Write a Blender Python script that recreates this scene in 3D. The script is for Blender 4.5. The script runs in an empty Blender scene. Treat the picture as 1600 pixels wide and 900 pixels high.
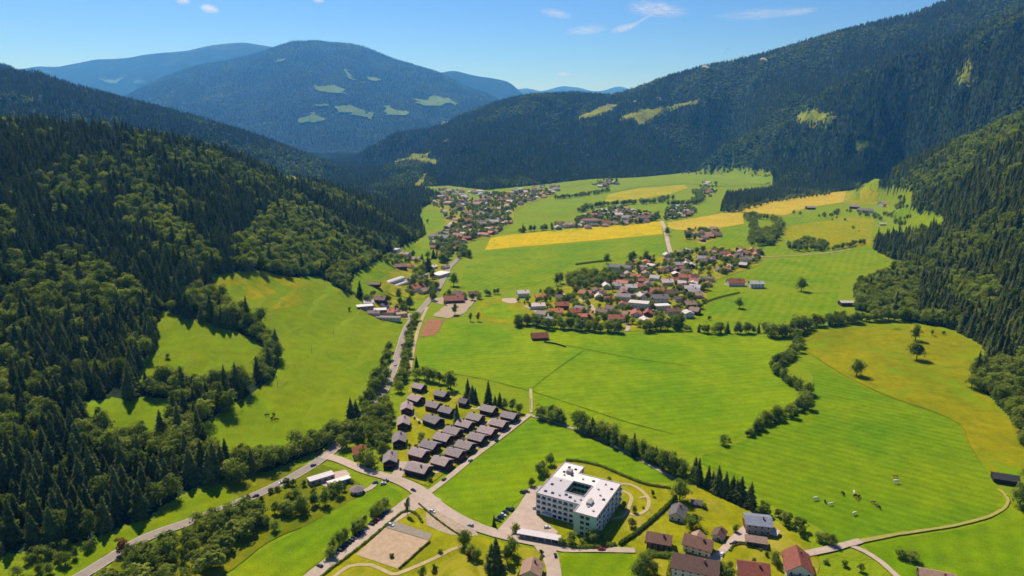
import bpy, bmesh, math, random
import numpy as np
from mathutils import Vector, Matrix
from mathutils.geometry import delaunay_2d_cdt

R = math.radians
scene = bpy.context.scene
col = scene.collection
rng = np.random.default_rng(7)
random.seed(11)

# ------------------------------------------------------------------ camera
CAM_H, PITCH, FPX = 234.0, R(13.2), 1067.0
cam_data = bpy.data.cameras.new('camera')
cam_data.sensor_width = 36.0
cam_data.lens = 36.0 * FPX / 1600.0
cam_data.clip_start = 1.0
cam_data.clip_end = 200000.0
cam = bpy.data.objects.new('camera', cam_data)
col.objects.link(cam)
cam.location = (0, 0, CAM_H)
cam.rotation_euler = (R(90) - PITCH, 0, 0)
scene.camera = cam

# ------------------------------------------------------------------ sky, sun, exposure
SUN_AZ, SUN_EL = R(-26), R(53)          # azimuth from +Y, clockwise
to_sun = Vector((math.sin(SUN_AZ) * math.cos(SUN_EL), math.cos(SUN_AZ) * math.cos(SUN_EL), math.sin(SUN_EL)))
world = bpy.data.worlds.new('World')
scene.world = world
world.use_nodes = True
wn = world.node_tree
wn.nodes.clear()
wo = wn.nodes.new('ShaderNodeOutputWorld')
wb = wn.nodes.new('ShaderNodeBackground')
sk = wn.nodes.new('ShaderNodeTexSky')
sk.sky_type = 'NISHITA'
sk.sun_disc = False
sk.sun_elevation = SUN_EL
sk.sun_rotation = SUN_AZ
sk.altitude = 800
sk.air_density = 1.0
sk.dust_density = 0.2
sk.ozone_density = 4.0
wb.inputs['Strength'].default_value = 0.1
# a touch more contrast in the clear mountain sky, the same all round
sk_a = wn.nodes.new('ShaderNodeVectorMath'); sk_a.operation = 'MULTIPLY'; sk_a.inputs[1].default_value = (.108,) * 3
sk_g = wn.nodes.new('ShaderNodeGamma'); sk_g.inputs['Gamma'].default_value = 1.5
sk_b = wn.nodes.new('ShaderNodeVectorMath'); sk_b.operation = 'MULTIPLY'; sk_b.inputs[1].default_value = (5.9, 6.6, 8.6)
wn.links.new(sk.outputs[0], sk_a.inputs[0]); wn.links.new(sk_a.outputs[0], sk_g.inputs['Color'])
wn.links.new(sk_g.outputs[0], sk_b.inputs[0]); wn.links.new(sk_b.outputs[0], wb.inputs['Color'])
wn.links.new(wb.outputs[0], wo.inputs['Surface'])

sun_data = bpy.data.lights.new('sun', 'SUN')
sun_data.energy = 3.6
sun_data.angle = R(0.53)
sun_data.color = (1.0, 0.94, 0.84)
sun = bpy.data.objects.new('sun', sun_data)
col.objects.link(sun)
sun.rotation_euler = to_sun.to_track_quat('Z', 'Y').to_euler()

scene.view_settings.view_transform = 'Standard'
scene.view_settings.look = 'None'
scene.view_settings.exposure = 0.56
scene.view_settings.gamma = 1.0
scene.view_settings.use_curve_mapping = False
scene.render.engine = 'CYCLES'
scene.cycles.max_bounces = 5
scene.cycles.diffuse_bounces = 2
scene.cycles.glossy_bounces = 2
scene.cycles.transmission_bounces = 2
scene.cycles.transparent_max_bounces = 8
scene.cycles.volume_bounces = 2
scene.cycles.caustics_reflective = False
scene.cycles.caustics_refractive = False
scene.cycles.use_denoising = True

# ------------------------------------------------------------------ camera maths
CP, SP = math.cos(PITCH), math.sin(PITCH)

def rays(px, py):
    px = np.asarray(px, float); py = np.asarray(py, float)
    dx = (px - 800) / FPX; dy = (450 - py) / FPX
    return np.stack([dx, dy * SP + CP, dy * CP - SP], -1)

def project(X, Y, Z):
    z = np.asarray(Z, float) - CAM_H
    d = Y * CP - z * SP
    u = Y * SP + z * CP
    return 800 + FPX * X / d, 450 - FPX * u / d, d

def at_depth(px, py, Y):
    r = rays(px, py); s = Y / r[..., 1]
    return np.array([r[..., 0] * s, Y, CAM_H + r[..., 2] * s])

def at_z(px, py, z=0.0):
    r = rays(px, py); s = (z - CAM_H) / r[..., 2]
    return np.array([r[..., 0] * s, r[..., 1] * s, z])

# ------------------------------------------------------------------ value noise (numpy)
def vnoise(x, y, seed=0):
    xi = np.floor(x).astype(np.int64); yi = np.floor(y).astype(np.int64)
    xf = x - xi; yf = y - yi
    def h(a, b):
        n = (a * 374761393 + b * 668265263 + seed * 144665) & 0x7fffffff
        n = ((n ^ (n >> 13)) * 1274126177) & 0x7fffffff
        return ((n ^ (n >> 16)) & 0xffff) / 65535.0
    u = xf * xf * (3 - 2 * xf); v = yf * yf * (3 - 2 * yf)
    return (h(xi, yi) * (1 - u) + h(xi + 1, yi) * u) * (1 - v) + (h(xi, yi + 1) * (1 - u) + h(xi + 1, yi + 1) * u) * v

def fbm(x, y, seed=0, octv=4):
    s = 0; a = 0.5; t = 0
    for o in range(octv):
        s = s + a * vnoise(x * 2 ** o, y * 2 ** o, seed + o); t += a; a *= 0.5
    return s / t

# ------------------------------------------------------------------ terrain
# each landform: crest (px, py, distance) and foot (px, py) on the valley floor or (px, py, distance)
LAND = [
 dict(name='forested_hill', p=1.15, gul=10,
   crest=[(-420,150,800),(-150,170,900),(0,196,1000),(150,208,1080),(250,222,1140),(330,238,1210),(430,274,1330),(500,293,1450),(600,325,1620),(650,352,1700),(690,378,1650),(720,402,1500)],
   foot=[(-900,960),(-300,950),(0,930),(120,880),(330,800),(520,715),(590,640),(620,560),(645,480),(670,430),(700,400),(720,402)]),
 dict(name='wooded_ridge', p=1.0, gul=45,
   crest=[(-400,90,2900),(-100,100,3000),(0,112,3100),(60,116,3150),(110,134,3200),(200,157,3250),(300,183,3300),(380,206,3350),(440,228,3400),(500,251,3500),(545,268,3600)],
   foot=[(-400,262,1500),(0,290,1700),(300,290,2100),(440,290,2500),(545,270,3500)]),
 dict(name='far_shoulder', p=1.0, gul=30,
   crest=[(-300,92,4800),(-60,94,5000),(0,99,5000),(12,101,5000),(25,110,5000),(70,140,5000)],
   foot=[(-300,200,3800),(70,200,4300)]),
 dict(name='blue_mountain', p=0.92, gul=330,
   crest=[(60,215,12400),(180,158,12600),(230,133,12800),(300,105,12900),(360,93,13000),(400,83,13000),(440,71,13000),(470,66,13000),(500,64,13000),(530,68,13000),(570,76,13000),(620,94,12900),(680,111,12800),(720,131,12600),(800,167,12400),(860,200,12000)],
   foot=[(60,240,6800),(300,240,7000),(560,240,7000),(860,240,7000)]),
 dict(name='distant_mountain', p=0.95, gul=240,
   crest=[(-500,120,18000),(-100,112,18000),(25,109,18000),(60,103,18000),(90,104,18000),(150,92,18000),(200,90,18000),(230,84,18000),(290,79,18000),(330,70,18000),(380,65,18000),(430,73,18000),(500,95,18000),(600,130,18000)],
   foot=[(-500,200,14500),(600,200,14500)]),
 dict(name='distant_mountain', p=0.95, gul=150,
   crest=[(600,125,17000),(690,112,17000),(710,109,17000),(735,116,17000),(770,121,17000),(795,126,17000),(812,141,17000),(850,175,17000)],
   foot=[(600,205,14000),(850,205,14000)]),
 dict(name='alpine_range', p=0.95, gul=260,
   crest=[(700,150,29000),(790,146,29000),(815,137,29000),(830,138,29000),(845,143,29000),(862,138,29000),(880,133,29000),(893,136,29000),(905,135,29000),(920,141,29000),(940,142,29000),(955,137,29000),(968,133,29000),(990,142,29000),(1100,150,29000)],
   foot=[(700,195,22000),(1100,195,22000)]),
 dict(name='right_mountain', p=0.95, gul=120,
   crest=[(540,252,4700),(600,221,4800),(640,208,4900),(680,200,5000),(730,177,5100),(780,158,5200),(830,147,5300),(900,145,5300),(950,149,5300),(975,144,5300),(1000,135,5250),(1050,117,5150),(1100,103,5050),(1150,94,4950),(1200,82,4850),(1250,67,4700),(1310,50,4600),(1370,34,4500),(1430,20,4400),(1480,0,4300),(1600,-45,4200),(1750,-105,4100),(2300,-250,4000)],
   foot=[(540,253,4600),(600,258,4300),(640,266),(680,281),(760,294),(850,287),(900,281),(1000,274),(1070,270),(1140,268),(1205,290),(1300,294),(1400,288),(1600,290),(1900,290),(2300,290)]),
 dict(name='near_spur', p=0.95, gul=90,
   crest=[(1130,225,3650),(1200,200,3600),(1260,160,3500),(1340,112,3350),(1420,78,3200),(1500,50,3050),(1600,10,2900),(1800,-70,2800),(2300,-200,2700)],
   foot=[(1130,268,3500),(1205,287),(1300,292),(1400,290),(1600,285,2200),(2300,285,1900)]),
 dict(name='right_hill', p=0.9, gul=22,
   crest=[(1340,290,2350),(1375,275,2250),(1440,246,2000),(1500,222,1800),(1600,178,1600),(1800,90,1400),(2300,-40,1200)],
   foot=[(1340,295,2300),(1375,310),(1420,400),(1480,470),(1600,610),(1800,700),(2300,800)]),
 dict(name='wooded_knoll', p=0.8, gul=10,
   crest=[(555,272,3650),(590,263,3600),(620,257,3550),(650,252,3500),(668,252,3500),(680,262,3500),(695,285,3300)],
   foot=[(555,275,3500),(600,287),(640,290),(680,291),(695,291)]),
]
NA, NY = 660, 660
A0, A1, Y0, Y1 = -1.5, 1.5, 130.0, 38000.0
av = np.linspace(A0, A1, NA)
lv = np.linspace(math.log(Y0), math.log(Y1), NY)
yv = np.exp(lv)
AG, YG = np.meshgrid(av, yv, indexing='ij')
XG = AG * YG

def smooth(v, k=7):
    w = np.hanning(k + 2)[1:-1]; w /= w.sum()
    return np.convolve(np.pad(v, k // 2, mode='edge'), w, 'valid')

ZG = 1.6 * (fbm(XG / 260, YG / 260, 3, 3) - 0.5) * np.clip((YG - 200) / 300, 0, 1)
OWN = np.zeros(ZG.shape, int)
for li, L in enumerate(LAND):
    c = np.array([at_depth(*p) for p in L['crest']])
    f = np.array([at_depth(*p) if len(p) == 3 else at_z(p[0], p[1]) for p in L['foot']])
    ca, fa = c[:, 0] / c[:, 1], f[:, 0] / f[:, 1]
    o = np.argsort(ca); c, ca = c[o], ca[o]
    o = np.argsort(fa); f, fa = f[o], fa[o]
    ks = 5
    yc = smooth(np.interp(av, ca, c[:, 1]), 9); zc = smooth(np.interp(av, ca, c[:, 2]), ks)
    yf = smooth(np.interp(av, fa, f[:, 1]), 9); zf = smooth(np.interp(av, fa, f[:, 2]), ks)
    yf = np.minimum(yf, yc - 30)
    t = (YG - yf[:, None]) / (yc - yf)[:, None]
    tc = np.clip(t, 0, 1)
    g = tc ** L['p']
    g = g * (1 - 0.0) - 0.045 * np.sin(2 * math.pi * tc)
    sl = np.maximum((zc - zf) / (yc - yf), 0.1)[:, None]
    z = zf[:, None] + (zc - zf)[:, None] * g
    sc = 420 if L['gul'] > 90 else 160
    span = float(np.median(yc - yf))
    n = fbm(XG / (span * .22), YG / (span * .45), 40 + li, 4) - 0.5
    n2 = np.abs(fbm(XG / (span * .16), YG / (span * .5), 60 + li, 3) - 0.5)
    z += L['gul'] * (n * 1.3 - n2 * 1.6 + .2) * (4 * tc * (1 - tc)) ** 0.8 * 1.0
    z = np.where(t > 1, zc[:, None] - (YG - yc[:, None]) * np.maximum(0.22, sl * .7), z)
    z = np.where(t < 0, zf[:, None] + (YG - yf[:, None]) * 0.6 - 0.5, z)
    lo, hi = ca[0] - 1e-6, ca[-1] + 1e-6
    fade = np.maximum(np.maximum(lo - av, av - hi), 0)
    z = z - (fade * 4000)[:, None]
    up = z > ZG
    ZG = np.where(up, z, ZG); OWN = np.where(up, li + 1, OWN)

def tz(X, Y):
    X = np.asarray(X, float); Y = np.maximum(np.asarray(Y, float), Y0)
    fa = np.clip((X / Y - A0) / (A1 - A0) * (NA - 1), 0, NA - 1.001)
    fy = np.clip((np.log(Y) - lv[0]) / (lv[-1] - lv[0]) * (NY - 1), 0, NY - 1.001)
    i = fa.astype(int); j = fy.astype(int); u = fa - i
    v = (Y - yv[j]) / (yv[j + 1] - yv[j])
    return (ZG[i, j] * (1 - u) + ZG[i + 1, j] * u) * (1 - v) + (ZG[i, j + 1] * (1 - u) + ZG[i + 1, j + 1] * u) * v

TS = np.geomspace(120, 40000, 1400)
def hit(px, py):
    """ground point seen at photo position (px, py)"""
    r = rays(px, py)
    P = r[None, :] * TS[:, None]
    zt = tz(P[:, 0], P[:, 1]); zr = CAM_H + P[:, 2]
    k = int(np.argmax(zr < zt))
    if not (zr < zt).any(): k = len(TS) - 1
    lo, hi = TS[max(k - 1, 0)], TS[k]
    for _ in range(24):
        m = (lo + hi) / 2
        if CAM_H + r[2] * m < float(tz(r[0] * m, r[1] * m)): hi = m
        else: lo = m
    m = (lo + hi) / 2
    return np.array([r[0] * m, r[1] * m, float(tz(r[0] * m, r[1] * m))])

def inpoly(px, py, poly):
    p = np.asarray(poly, float); ins = np.zeros(np.shape(px), bool)
    x0, y0 = p[:, 0].min(), p[:, 1].min(); x1, y1 = p[:, 0].max(), p[:, 1].max()
    bb = (px >= x0) & (px <= x1) & (py >= y0) & (py <= y1)
    if not bb.any(): return ins
    qx, qy = px[bb], py[bb]; res = np.zeros(qx.shape, bool)
    n = len(p)
    for i in range(n):
        xa, ya = p[i]; xb, yb = p[(i + 1) % n]
        if ya == yb: continue
        c = ((ya > qy) != (yb > qy)) & (qx < (xb - xa) * (qy - ya) / (yb - ya) + xa)
        res ^= c
    ins[bb] = res
    return ins

# ------------------------------------------------------------------ helpers: nodes, materials, objects
def s2l(c):
    return tuple(((v / 255) / 12.92 if v / 255 <= .04045 else ((v / 255 + .055) / 1.055) ** 2.4) for v in c)

def new_mat(name):
    m = bpy.data.materials.new(name); m.use_nodes = True
    nt = m.node_tree; nt.nodes.clear()
    out = nt.nodes.new('ShaderNodeOutputMaterial')
    return m, nt, out

def N(nt, t, **kw):
    n = nt.nodes.new(t)
    for k, v in kw.items():
        if k.startswith('i_'): n.inputs[k[2:].replace('_', ' ')].default_value = v
        elif k.startswith('n_'): n.inputs[int(k[2:])].default_value = v
        else: setattr(n, k, v)
    return n

def ramp(nt, fac, stops, interp='LINEAR'):
    r = nt.nodes.new('ShaderNodeValToRGB'); e = r.color_ramp.elements
    r.color_ramp.interpolation = interp
    e[0].position, e[0].color = stops[0][0], (*stops[0][1], 1)
    e[1].position, e[1].color = stops[-1][0], (*stops[-1][1], 1)
    for p, c in stops[1:-1]:
        k = e.new(p); k.color = (*c, 1)
    nt.links.new(fac, r.inputs[0])
    return r.outputs[0]

def mix(nt, fac, a, b, mode='MIX'):
    m = nt.nodes.new('ShaderNodeMix'); m.data_type = 'RGBA'; m.blend_type = mode
    for s, v in ((m.inputs[0], fac), (m.inputs[6], a), (m.inputs[7], b)):
        if isinstance(v, (int, float)): s.default_value = v
        elif isinstance(v, tuple): s.default_value = (*v[:3], 1)
        else: nt.links.new(v, s)
    return m.outputs[2]

def noise_fac(nt, vec, scale, detail=3, rough=.55, dist=0.0):
    n = N(nt, 'ShaderNodeTexNoise', i_Scale=scale, i_Detail=detail, i_Roughness=rough, i_Distortion=dist)
    nt.links.new(vec, n.inputs['Vector'])
    return n.outputs['Fac']

def pos(nt, sx=1, sy=1, sz=1, rz=0):
    g = nt.nodes.new('ShaderNodeNewGeometry')
    m = nt.nodes.new('ShaderNodeMapping')
    m.inputs['Scale'].default_value = (sx, sy, sz)
    m.inputs['Rotation'].default_value = (0, 0, rz)
    nt.links.new(g.outputs['Position'], m.inputs['Vector'])
    return m.outputs[0]

def bsdf(nt, out, colr, rough=.9, spec=.15, bump=None, bstr=.3, bdist=1.0, metal=0):
    b = N(nt, 'ShaderNodeBsdfPrincipled', i_Roughness=rough, i_Metallic=metal)
    b.inputs['Specular IOR Level'].default_value = spec
    if isinstance(colr, tuple): b.inputs['Base Color'].default_value = (*colr[:3], 1)
    else: nt.links.new(colr, b.inputs['Base Color'])
    if bump is not None:
        n = N(nt, 'ShaderNodeBump', i_Strength=bstr, i_Distance=bdist)
        nt.links.new(bump, n.inputs['Height']); nt.links.new(n.outputs[0], b.inputs['Normal'])
    nt.links.new(b.outputs[0], out.inputs['Surface'])
    return b

MATS = {}
def grass(name, c, c2, var=.5, stripes=0.0, sang=0.0, swid=9.0, patch=None):
    """meadow: two greens mixed at several sizes, faint mowing tracks"""
    if name in MATS: return MATS[name]
    m, nt, out = new_mat(name)
    a, b = (tuple(q * k for q, k in zip(s2l(u), (1.04, .85 if u[1] > u[0] * 1.06 else .97, .35))) for u in (c, c2))
    v = pos(nt)
    f1 = noise_fac(nt, v, .011, 4, .6, .6)
    f2 = noise_fac(nt, v, .09, 4, .65)
    k = ramp(nt, f1, [(.36, (0, 0, 0)), (.64, (1, 1, 1))])
    cc = mix(nt, k, a, b)
    dk = ramp(nt, f2, [(.28, (.60, .66, .6)), (.72, (1.24, 1.16, 1.1))])
    cc = mix(nt, var, cc, mix(nt, 1.0, cc, dk, 'MULTIPLY'))
    fine = noise_fac(nt, v, .8, 3, .7)
    fr = ramp(nt, fine, [(.3, (.74, .76, .72)), (.7, (1.2, 1.18, 1.12))])
    cc = mix(nt, .75, cc, mix(nt, 1.0, cc, fr, 'MULTIPLY'))
    if patch:
        f3 = noise_fac(nt, pos(nt, 1, .6), .022, 5, .7, 1.0)
        k3 = ramp(nt, f3, [(.52, (0, 0, 0)), (.66, (1, 1, 1))])
        cc = mix(nt, k3, cc, s2l(patch))
    f4 = noise_fac(nt, pos(nt, .35, 1, 1, .4), .05, 5, .7, .4)
    cc = mix(nt, .55, cc, mix(nt, 1.0, cc, ramp(nt, f4, [(.32, (.74, .80, .7)), (.5, (1, 1, 1)), (.7, (1.16, 1.08, 1.0))]), 'MULTIPLY'))
    if stripes:
        w = N(nt, 'ShaderNodeTexWave', i_Scale=.314 / swid, i_Distortion=1.6, i_Detail=2.0, i_Detail_Scale=.6)
        nt.links.new(pos(nt, rz=sang), w.inputs['Vector'])
        st = ramp(nt, w.outputs['Fac'], [(0, (.78, .82, .75)), (1, (1.14, 1.1, 1.05))])
        cc = mix(nt, stripes, cc, mix(nt, 1.0, cc, st, 'MULTIPLY'))
    bsdf(nt, out, cc, .95, .05, noise_fac(nt, v, 1.4, 3, .7), .5, .5)
    MATS[name] = m
    return m

def plain(name, c, rough=.8, spec=.2, var=.25, scale=.6, metal=0, bump=.15):
    if name in MATS: return MATS[name]
    m, nt, out = new_mat(name)
    tc = nt.nodes.new('ShaderNodeTexCoord')
    f = noise_fac(nt, tc.outputs['Object'], scale, 4, .65)
    r = ramp(nt, f, [(.3, (1 - var,) * 3), (.7, (1 + var * .6,) * 3)])
    cc = mix(nt, 1.0, s2l(c), r, 'MULTIPLY')
    bsdf(nt, out, cc, rough, spec, f, bump, .05, metal)
    MATS[name] = m
    return m

def link_mesh(name, verts, faces, mat=None, parent=None, smooth_=False):
    me = bpy.data.meshes.new(name)
    me.from_pydata([tuple(v) for v in verts], [], [tuple(f) for f in faces])
    if mat: me.materials.append(mat)
    if smooth_: me.shade_smooth()
    o = bpy.data.objects.new(name, me); col.objects.link(o)
    if parent: o.parent = parent
    return o

def np_mesh(name, V, Fq):
    me = bpy.data.meshes.new(name)
    V = np.asarray(V, np.float32); Fq = np.asarray(Fq, np.int32)
    k = Fq.shape[1]
    me.vertices.add(len(V)); me.vertices.foreach_set('co', V.ravel())
    me.loops.add(Fq.size); me.loops.foreach_set('vertex_index', Fq.ravel())
    me.polygons.add(len(Fq))
    me.polygons.foreach_set('loop_start', np.arange(0, Fq.size, k, dtype=np.int32))
    me.polygons.foreach_set('loop_total', np.full(len(Fq), k, np.int32))
    me.update(calc_edges=True)
    return me

def tag(o, label=None, cat=None, group=None, kind=None):
    if label: o['label'] = label
    if cat: o['category'] = cat
    if group: o['group'] = group
    if kind: o['kind'] = kind
    return o

def empty(name, loc, rz=0.0):
    e = bpy.data.objects.new(name, None); col.objects.link(e)
    e.location = tuple(loc); e.rotation_euler = (0, 0, rz); e.empty_display_size = .5
    return e

# ------------------------------------------------------------------ land cover (photo outlines of what is open land)
VALLEY = [(-200,1100),(-200,880),(0,868),(110,850),(170,832),(235,805),(265,783),(300,764),(352,745),(358,762),(420,736),(500,704),(548,668),(575,640),(590,610),(600,560),(632,518),(625,480),(570,470),(548,452),(552,428),(600,402),(622,390),(640,378),(665,368),(655,342),(658,326),(690,308),(650,292),(700,290),(760,297),(850,288),(920,280),(1000,277),(1070,270),(1130,262),(1165,262),(1205,270),(1210,294),(1138,309),(1126,326),(1140,333),(1180,319),(1300,301),(1340,296),(1352,284),(1372,276),(1370,293),(1440,297),(1425,308),(1424,328),(1475,338),(1480,352),(1410,368),(1368,378),(1364,390),(1402,408),(1390,428),(1335,450),(1335,484),(1420,502),(1490,514),(1538,542),(1543,560),(1512,590),(1540,615),(1580,652),(1600,700),(1800,800),(1800,1100)]
M_LEFT = [(305,668),(348,724),(420,716),(500,690),(545,655),(562,605),(606,545),(632,512),(625,480),(570,470),(540,456),(500,432),(450,434),(420,426),(380,424),(322,432),(332,452),(355,472),(400,492),(422,522),(437,560),(430,585),(400,610),(370,628)]
M_SMALL = [(252,487),(300,497),(360,517),(400,532),(412,548),(408,575),(385,598),(330,602),(210,598),(227,560),(246,540),(240,502)]
M_STRIP = [(128,630),(180,622),(262,622),(270,650),(262,675),(200,685),(150,668)]
M_TOP = [(428,273),(450,273),(488,281),(478,291),(445,289)]
M_TOP2 = [(588,307),(602,307),(616,312),(604,315)]
G_PATCH = [
 [(893,185),(915,178),(935,169),(950,164),(968,166),(955,173),(935,181),(912,187)],
 [(968,184),(985,178),(1005,172),(1030,169),(1062,162),(1092,158),(1090,163),(1065,167),(1040,172),(1025,182),(1005,195),(997,197),(992,186),(978,187)],
 [(1242,182),(1258,174),(1270,173),(1282,180),(1295,178),(1310,187),(1300,190),(1285,190),(1268,194),(1252,190)],
 [(1330,222),(1345,220),(1375,222),(1382,228),(1352,233),(1335,231)],
 [(1482,122),(1500,118),(1520,118),(1522,128),(1500,131),(1486,129)],
 [(645,292),(655,283),(664,270),(668,272),(660,288),(655,296)],
 [(612,255),(630,248),(650,245),(684,250),(682,260),(660,256),(640,250),(622,256)],
 [(635,244),(650,240),(672,241),(668,246),(648,246)],
 [(688,194),(700,190),(701,193),(690,198)],
 [(690,222),(702,218),(702,221),(692,225)],
]
C_PATCH = [
 [(488,135),(500,137),(515,134),(530,139),(545,143),(543,148),(525,147),(505,143)],
 [(525,166),(545,164),(562,170),(565,175),(585,177),(586,186),(572,184),(552,182),(548,175),(530,172)],
 [(466,185),(480,180),(495,181),(512,187),(500,189),(485,188),(472,190)],
 [(602,170),(612,167),(622,174),(645,175),(640,180),(605,180)],
 [(648,156),(670,157),(690,153),(705,158),(718,165),(714,169),(695,163),(685,168),(668,169),(658,164)],
 [(485,164),(510,164),(518,166),(500,168),(487,167)],
 [(575,124),(588,122),(590,126),(580,130)],
 [(153,128),(172,126),(186,123),(194,126),(186,133),(175,130)],
 [(430,94),(443,93),(445,96),(432,96)],
 [(208,130),(222,128),(224,131),(210,133)],
 [(540,112),(548,110),(552,128),(546,126)],
]
M_VERGE = [(520,690),(545,640),(562,600),(606,545),(632,512),(642,520),(612,562),(598,610),(582,645),(556,672)]
OPEN = [VALLEY, M_VERGE, M_LEFT, M_SMALL, M_STRIP, M_TOP, M_TOP2] + G_PATCH

def is_open(px, py):
    o = np.zeros(np.shape(px), bool)
    for p in OPEN: o |= inpoly(px, py, p)
    return o

# terrain meshes, one per landform
PXG, PYG, _ = project(XG, YG, ZG)
OPENG = is_open(PXG, PYG) & (YG < 9000)
V_all = np.stack([XG, YG, ZG], -1).reshape(-1, 3)
ii, jj = np.meshgrid(np.arange(NA - 1), np.arange(NY - 1), indexing='ij')
Q = np.stack([ii * NY + jj, (ii + 1) * NY + jj, (ii + 1) * NY + jj + 1, ii * NY + jj + 1], -1).reshape(-1, 4)
own_q = np.maximum.reduce([OWN[:-1, :-1], OWN[1:, :-1], OWN[1:, 1:], OWN[:-1, 1:]]).reshape(-1)

def terrain_mat():
    m, nt, out = new_mat('hill_ground')
    v = pos(nt)
    at = N(nt, 'ShaderNodeAttribute', attribute_name='open')
    n1 = noise_fac(nt, v, .01, 5, .65)
    n2 = noise_fac(nt, v, .07, 4, .7)
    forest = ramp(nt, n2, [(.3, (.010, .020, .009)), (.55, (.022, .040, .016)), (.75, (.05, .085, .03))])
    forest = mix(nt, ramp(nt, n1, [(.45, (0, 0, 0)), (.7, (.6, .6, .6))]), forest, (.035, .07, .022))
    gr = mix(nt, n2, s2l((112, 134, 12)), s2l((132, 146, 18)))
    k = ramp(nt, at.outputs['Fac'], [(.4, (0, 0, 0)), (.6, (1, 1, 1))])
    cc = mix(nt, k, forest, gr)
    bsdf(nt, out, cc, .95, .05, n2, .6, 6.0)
    return m

def far_forest_mat():
    """forest too far to tell trees apart: dark crowns, clearings"""
    m, nt, out = new_mat('far_forest')
    v = pos(nt)
    n1 = noise_fac(nt, v, .0026, 8, .68, .5)
    n2 = noise_fac(nt, v, .02, 5, .75)
    cr = N(nt, 'ShaderNodeTexVoronoi', i_Scale=.05); nt.links.new(v, cr.inputs['Vector'])
    c = ramp(nt, n2, [(.3, (.010, .018, .011)), (.6, (.020, .034, .017)), (.8, (.04, .06, .024))])
    g = N(nt, 'ShaderNodeNewGeometry'); sx = N(nt, 'ShaderNodeSeparateXYZ'); nt.links.new(g.outputs['Position'], sx.inputs[0])
    mr = N(nt, 'ShaderNodeMapRange'); mr.inputs[1].default_value = 1500; mr.inputs[2].default_value = 2300
    nt.links.new(sx.outputs[2], mr.inputs[0])
    ad = N(nt, 'ShaderNodeMath', operation='MULTIPLY'); nt.links.new(mr.outputs[0], ad.inputs[0]); nt.links.new(n1, ad.inputs[1])
    c = mix(nt, ramp(nt, ad.outputs[0], [(.38, (0, 0, 0)), (.5, (1, 1, 1))]), c, (.045, .06, .03))
    c = mix(nt, ramp(nt, n1, [(.585, (0, 0, 0)), (.61, (.8, .8, .8))]), c, (.06, .08, .03))
    h = mix(nt, .5, n2, cr.outputs['Distance'])
    bsdf(nt, out, c, .95, .05, h, 1.0, 45.0)
    return m

GROUND = terrain_mat(); FARF = far_forest_mat()
base_grass = grass('valley_grass', (128, 160, 10), (146, 166, 12), .6, patch=(156, 158, 24))
TERR = []
for li in range(len(LAND) + 1):
    sel = Q[own_q == li]
    if len(sel) == 0: continue
    used, inv = np.unique(sel, return_inverse=True)
    nm = 'valley_floor' if li == 0 else LAND[li - 1]['name']
    me = np_mesh(nm, V_all[used], inv.reshape(-1, 4))
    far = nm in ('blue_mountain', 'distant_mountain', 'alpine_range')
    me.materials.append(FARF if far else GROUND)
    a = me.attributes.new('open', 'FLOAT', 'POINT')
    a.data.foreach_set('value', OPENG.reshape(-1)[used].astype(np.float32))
    me.shade_smooth()
    o = bpy.data.objects.new(nm, me); col.objects.link(o)
    o['kind'] = 'structure'
    TERR.append(o)

# ------------------------------------------------------------------ draped sheets (fields, roads, yards)
def densify(P, step):
    out = []
    n = len(P)
    for i in range(n):
        a = P[i]; b = P[(i + 1) % n]; d = np.linalg.norm(b - a); k = max(1, int(d / step))
        for j in range(k): out.append(a + (b - a) * j / k)
    return np.array(out)

def drape_xy(name, P, mat, off, cell=None, wob=0.0, kind='structure', wl=6.0):
    P = np.array([p[:2] for p in P], float)
    ext = np.ptp(P, axis=0); big = max(ext)
    ym = float(P[:, 1].mean())
    if cell is None: cell = max(3.0, min(big / 14, ym * .02))
    if wob:
        P = densify(P, max(cell * .5, 3))
        n1 = fbm(P[:, 0] / (wob * wl), P[:, 1] / (wob * wl), 5, 3) - .5
        n2 = fbm(P[:, 0] / (wob * wl), P[:, 1] / (wob * wl), 15, 3) - .5
        P = P + np.stack([n1, n2], -1) * wob * 2
    # triangulate the outline together with a grid of inner points
    if not wob: P = densify(P, cell)
    gx, gy = np.meshgrid(np.arange(P[:, 0].min(), P[:, 0].max(), cell), np.arange(P[:, 1].min(), P[:, 1].max(), cell))
    gx = gx.ravel() + cell * .37; gy = gy.ravel() + cell * .41
    ins = inpoly(gx, gy, P)
    n = len(P)
    pts = [Vector(p) for p in P] + [Vector(q) for q in zip(gx[ins], gy[ins])]
    vo, _, fo = delaunay_2d_cdt(pts, [(i, (i + 1) % n) for i in range(n)], [], 1, 1e-4)[:3]
    X = np.array([v.x for v in vo]); Y = np.array([v.y for v in vo])
    Z = tz(X, Y) + off * np.maximum(1, Y / 700)
    # keep triangles whose middle lies inside the outline, facing up
    F = np.array([f for f in fo if len(f) == 3], int)
    mx, my = X[F].mean(1), Y[F].mean(1)
    F = F[inpoly(mx, my, P)]
    ar = (X[F[:, 1]] - X[F[:, 0]]) * (Y[F[:, 2]] - Y[F[:, 0]]) - (X[F[:, 2]] - X[F[:, 0]]) * (Y[F[:, 1]] - Y[F[:, 0]])
    F[ar < 0] = F[ar < 0][:, ::-1]
    me = np_mesh(name, np.column_stack([X, Y, Z]), F)
    me.materials.append(mat); me.shade_smooth()
    o = bpy.data.objects.new(name, me); col.objects.link(o)
    if kind: o['kind'] = kind
    return o

SHEET = [0]
def field(name, poly, mat, off=.12, wob=2.0, **kw):
    SHEET[0] += 1; off = off + .0035 * SHEET[0]
    return drape_xy(name, [hit(*p) for p in poly], mat, off, wob=wob, **kw)

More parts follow.
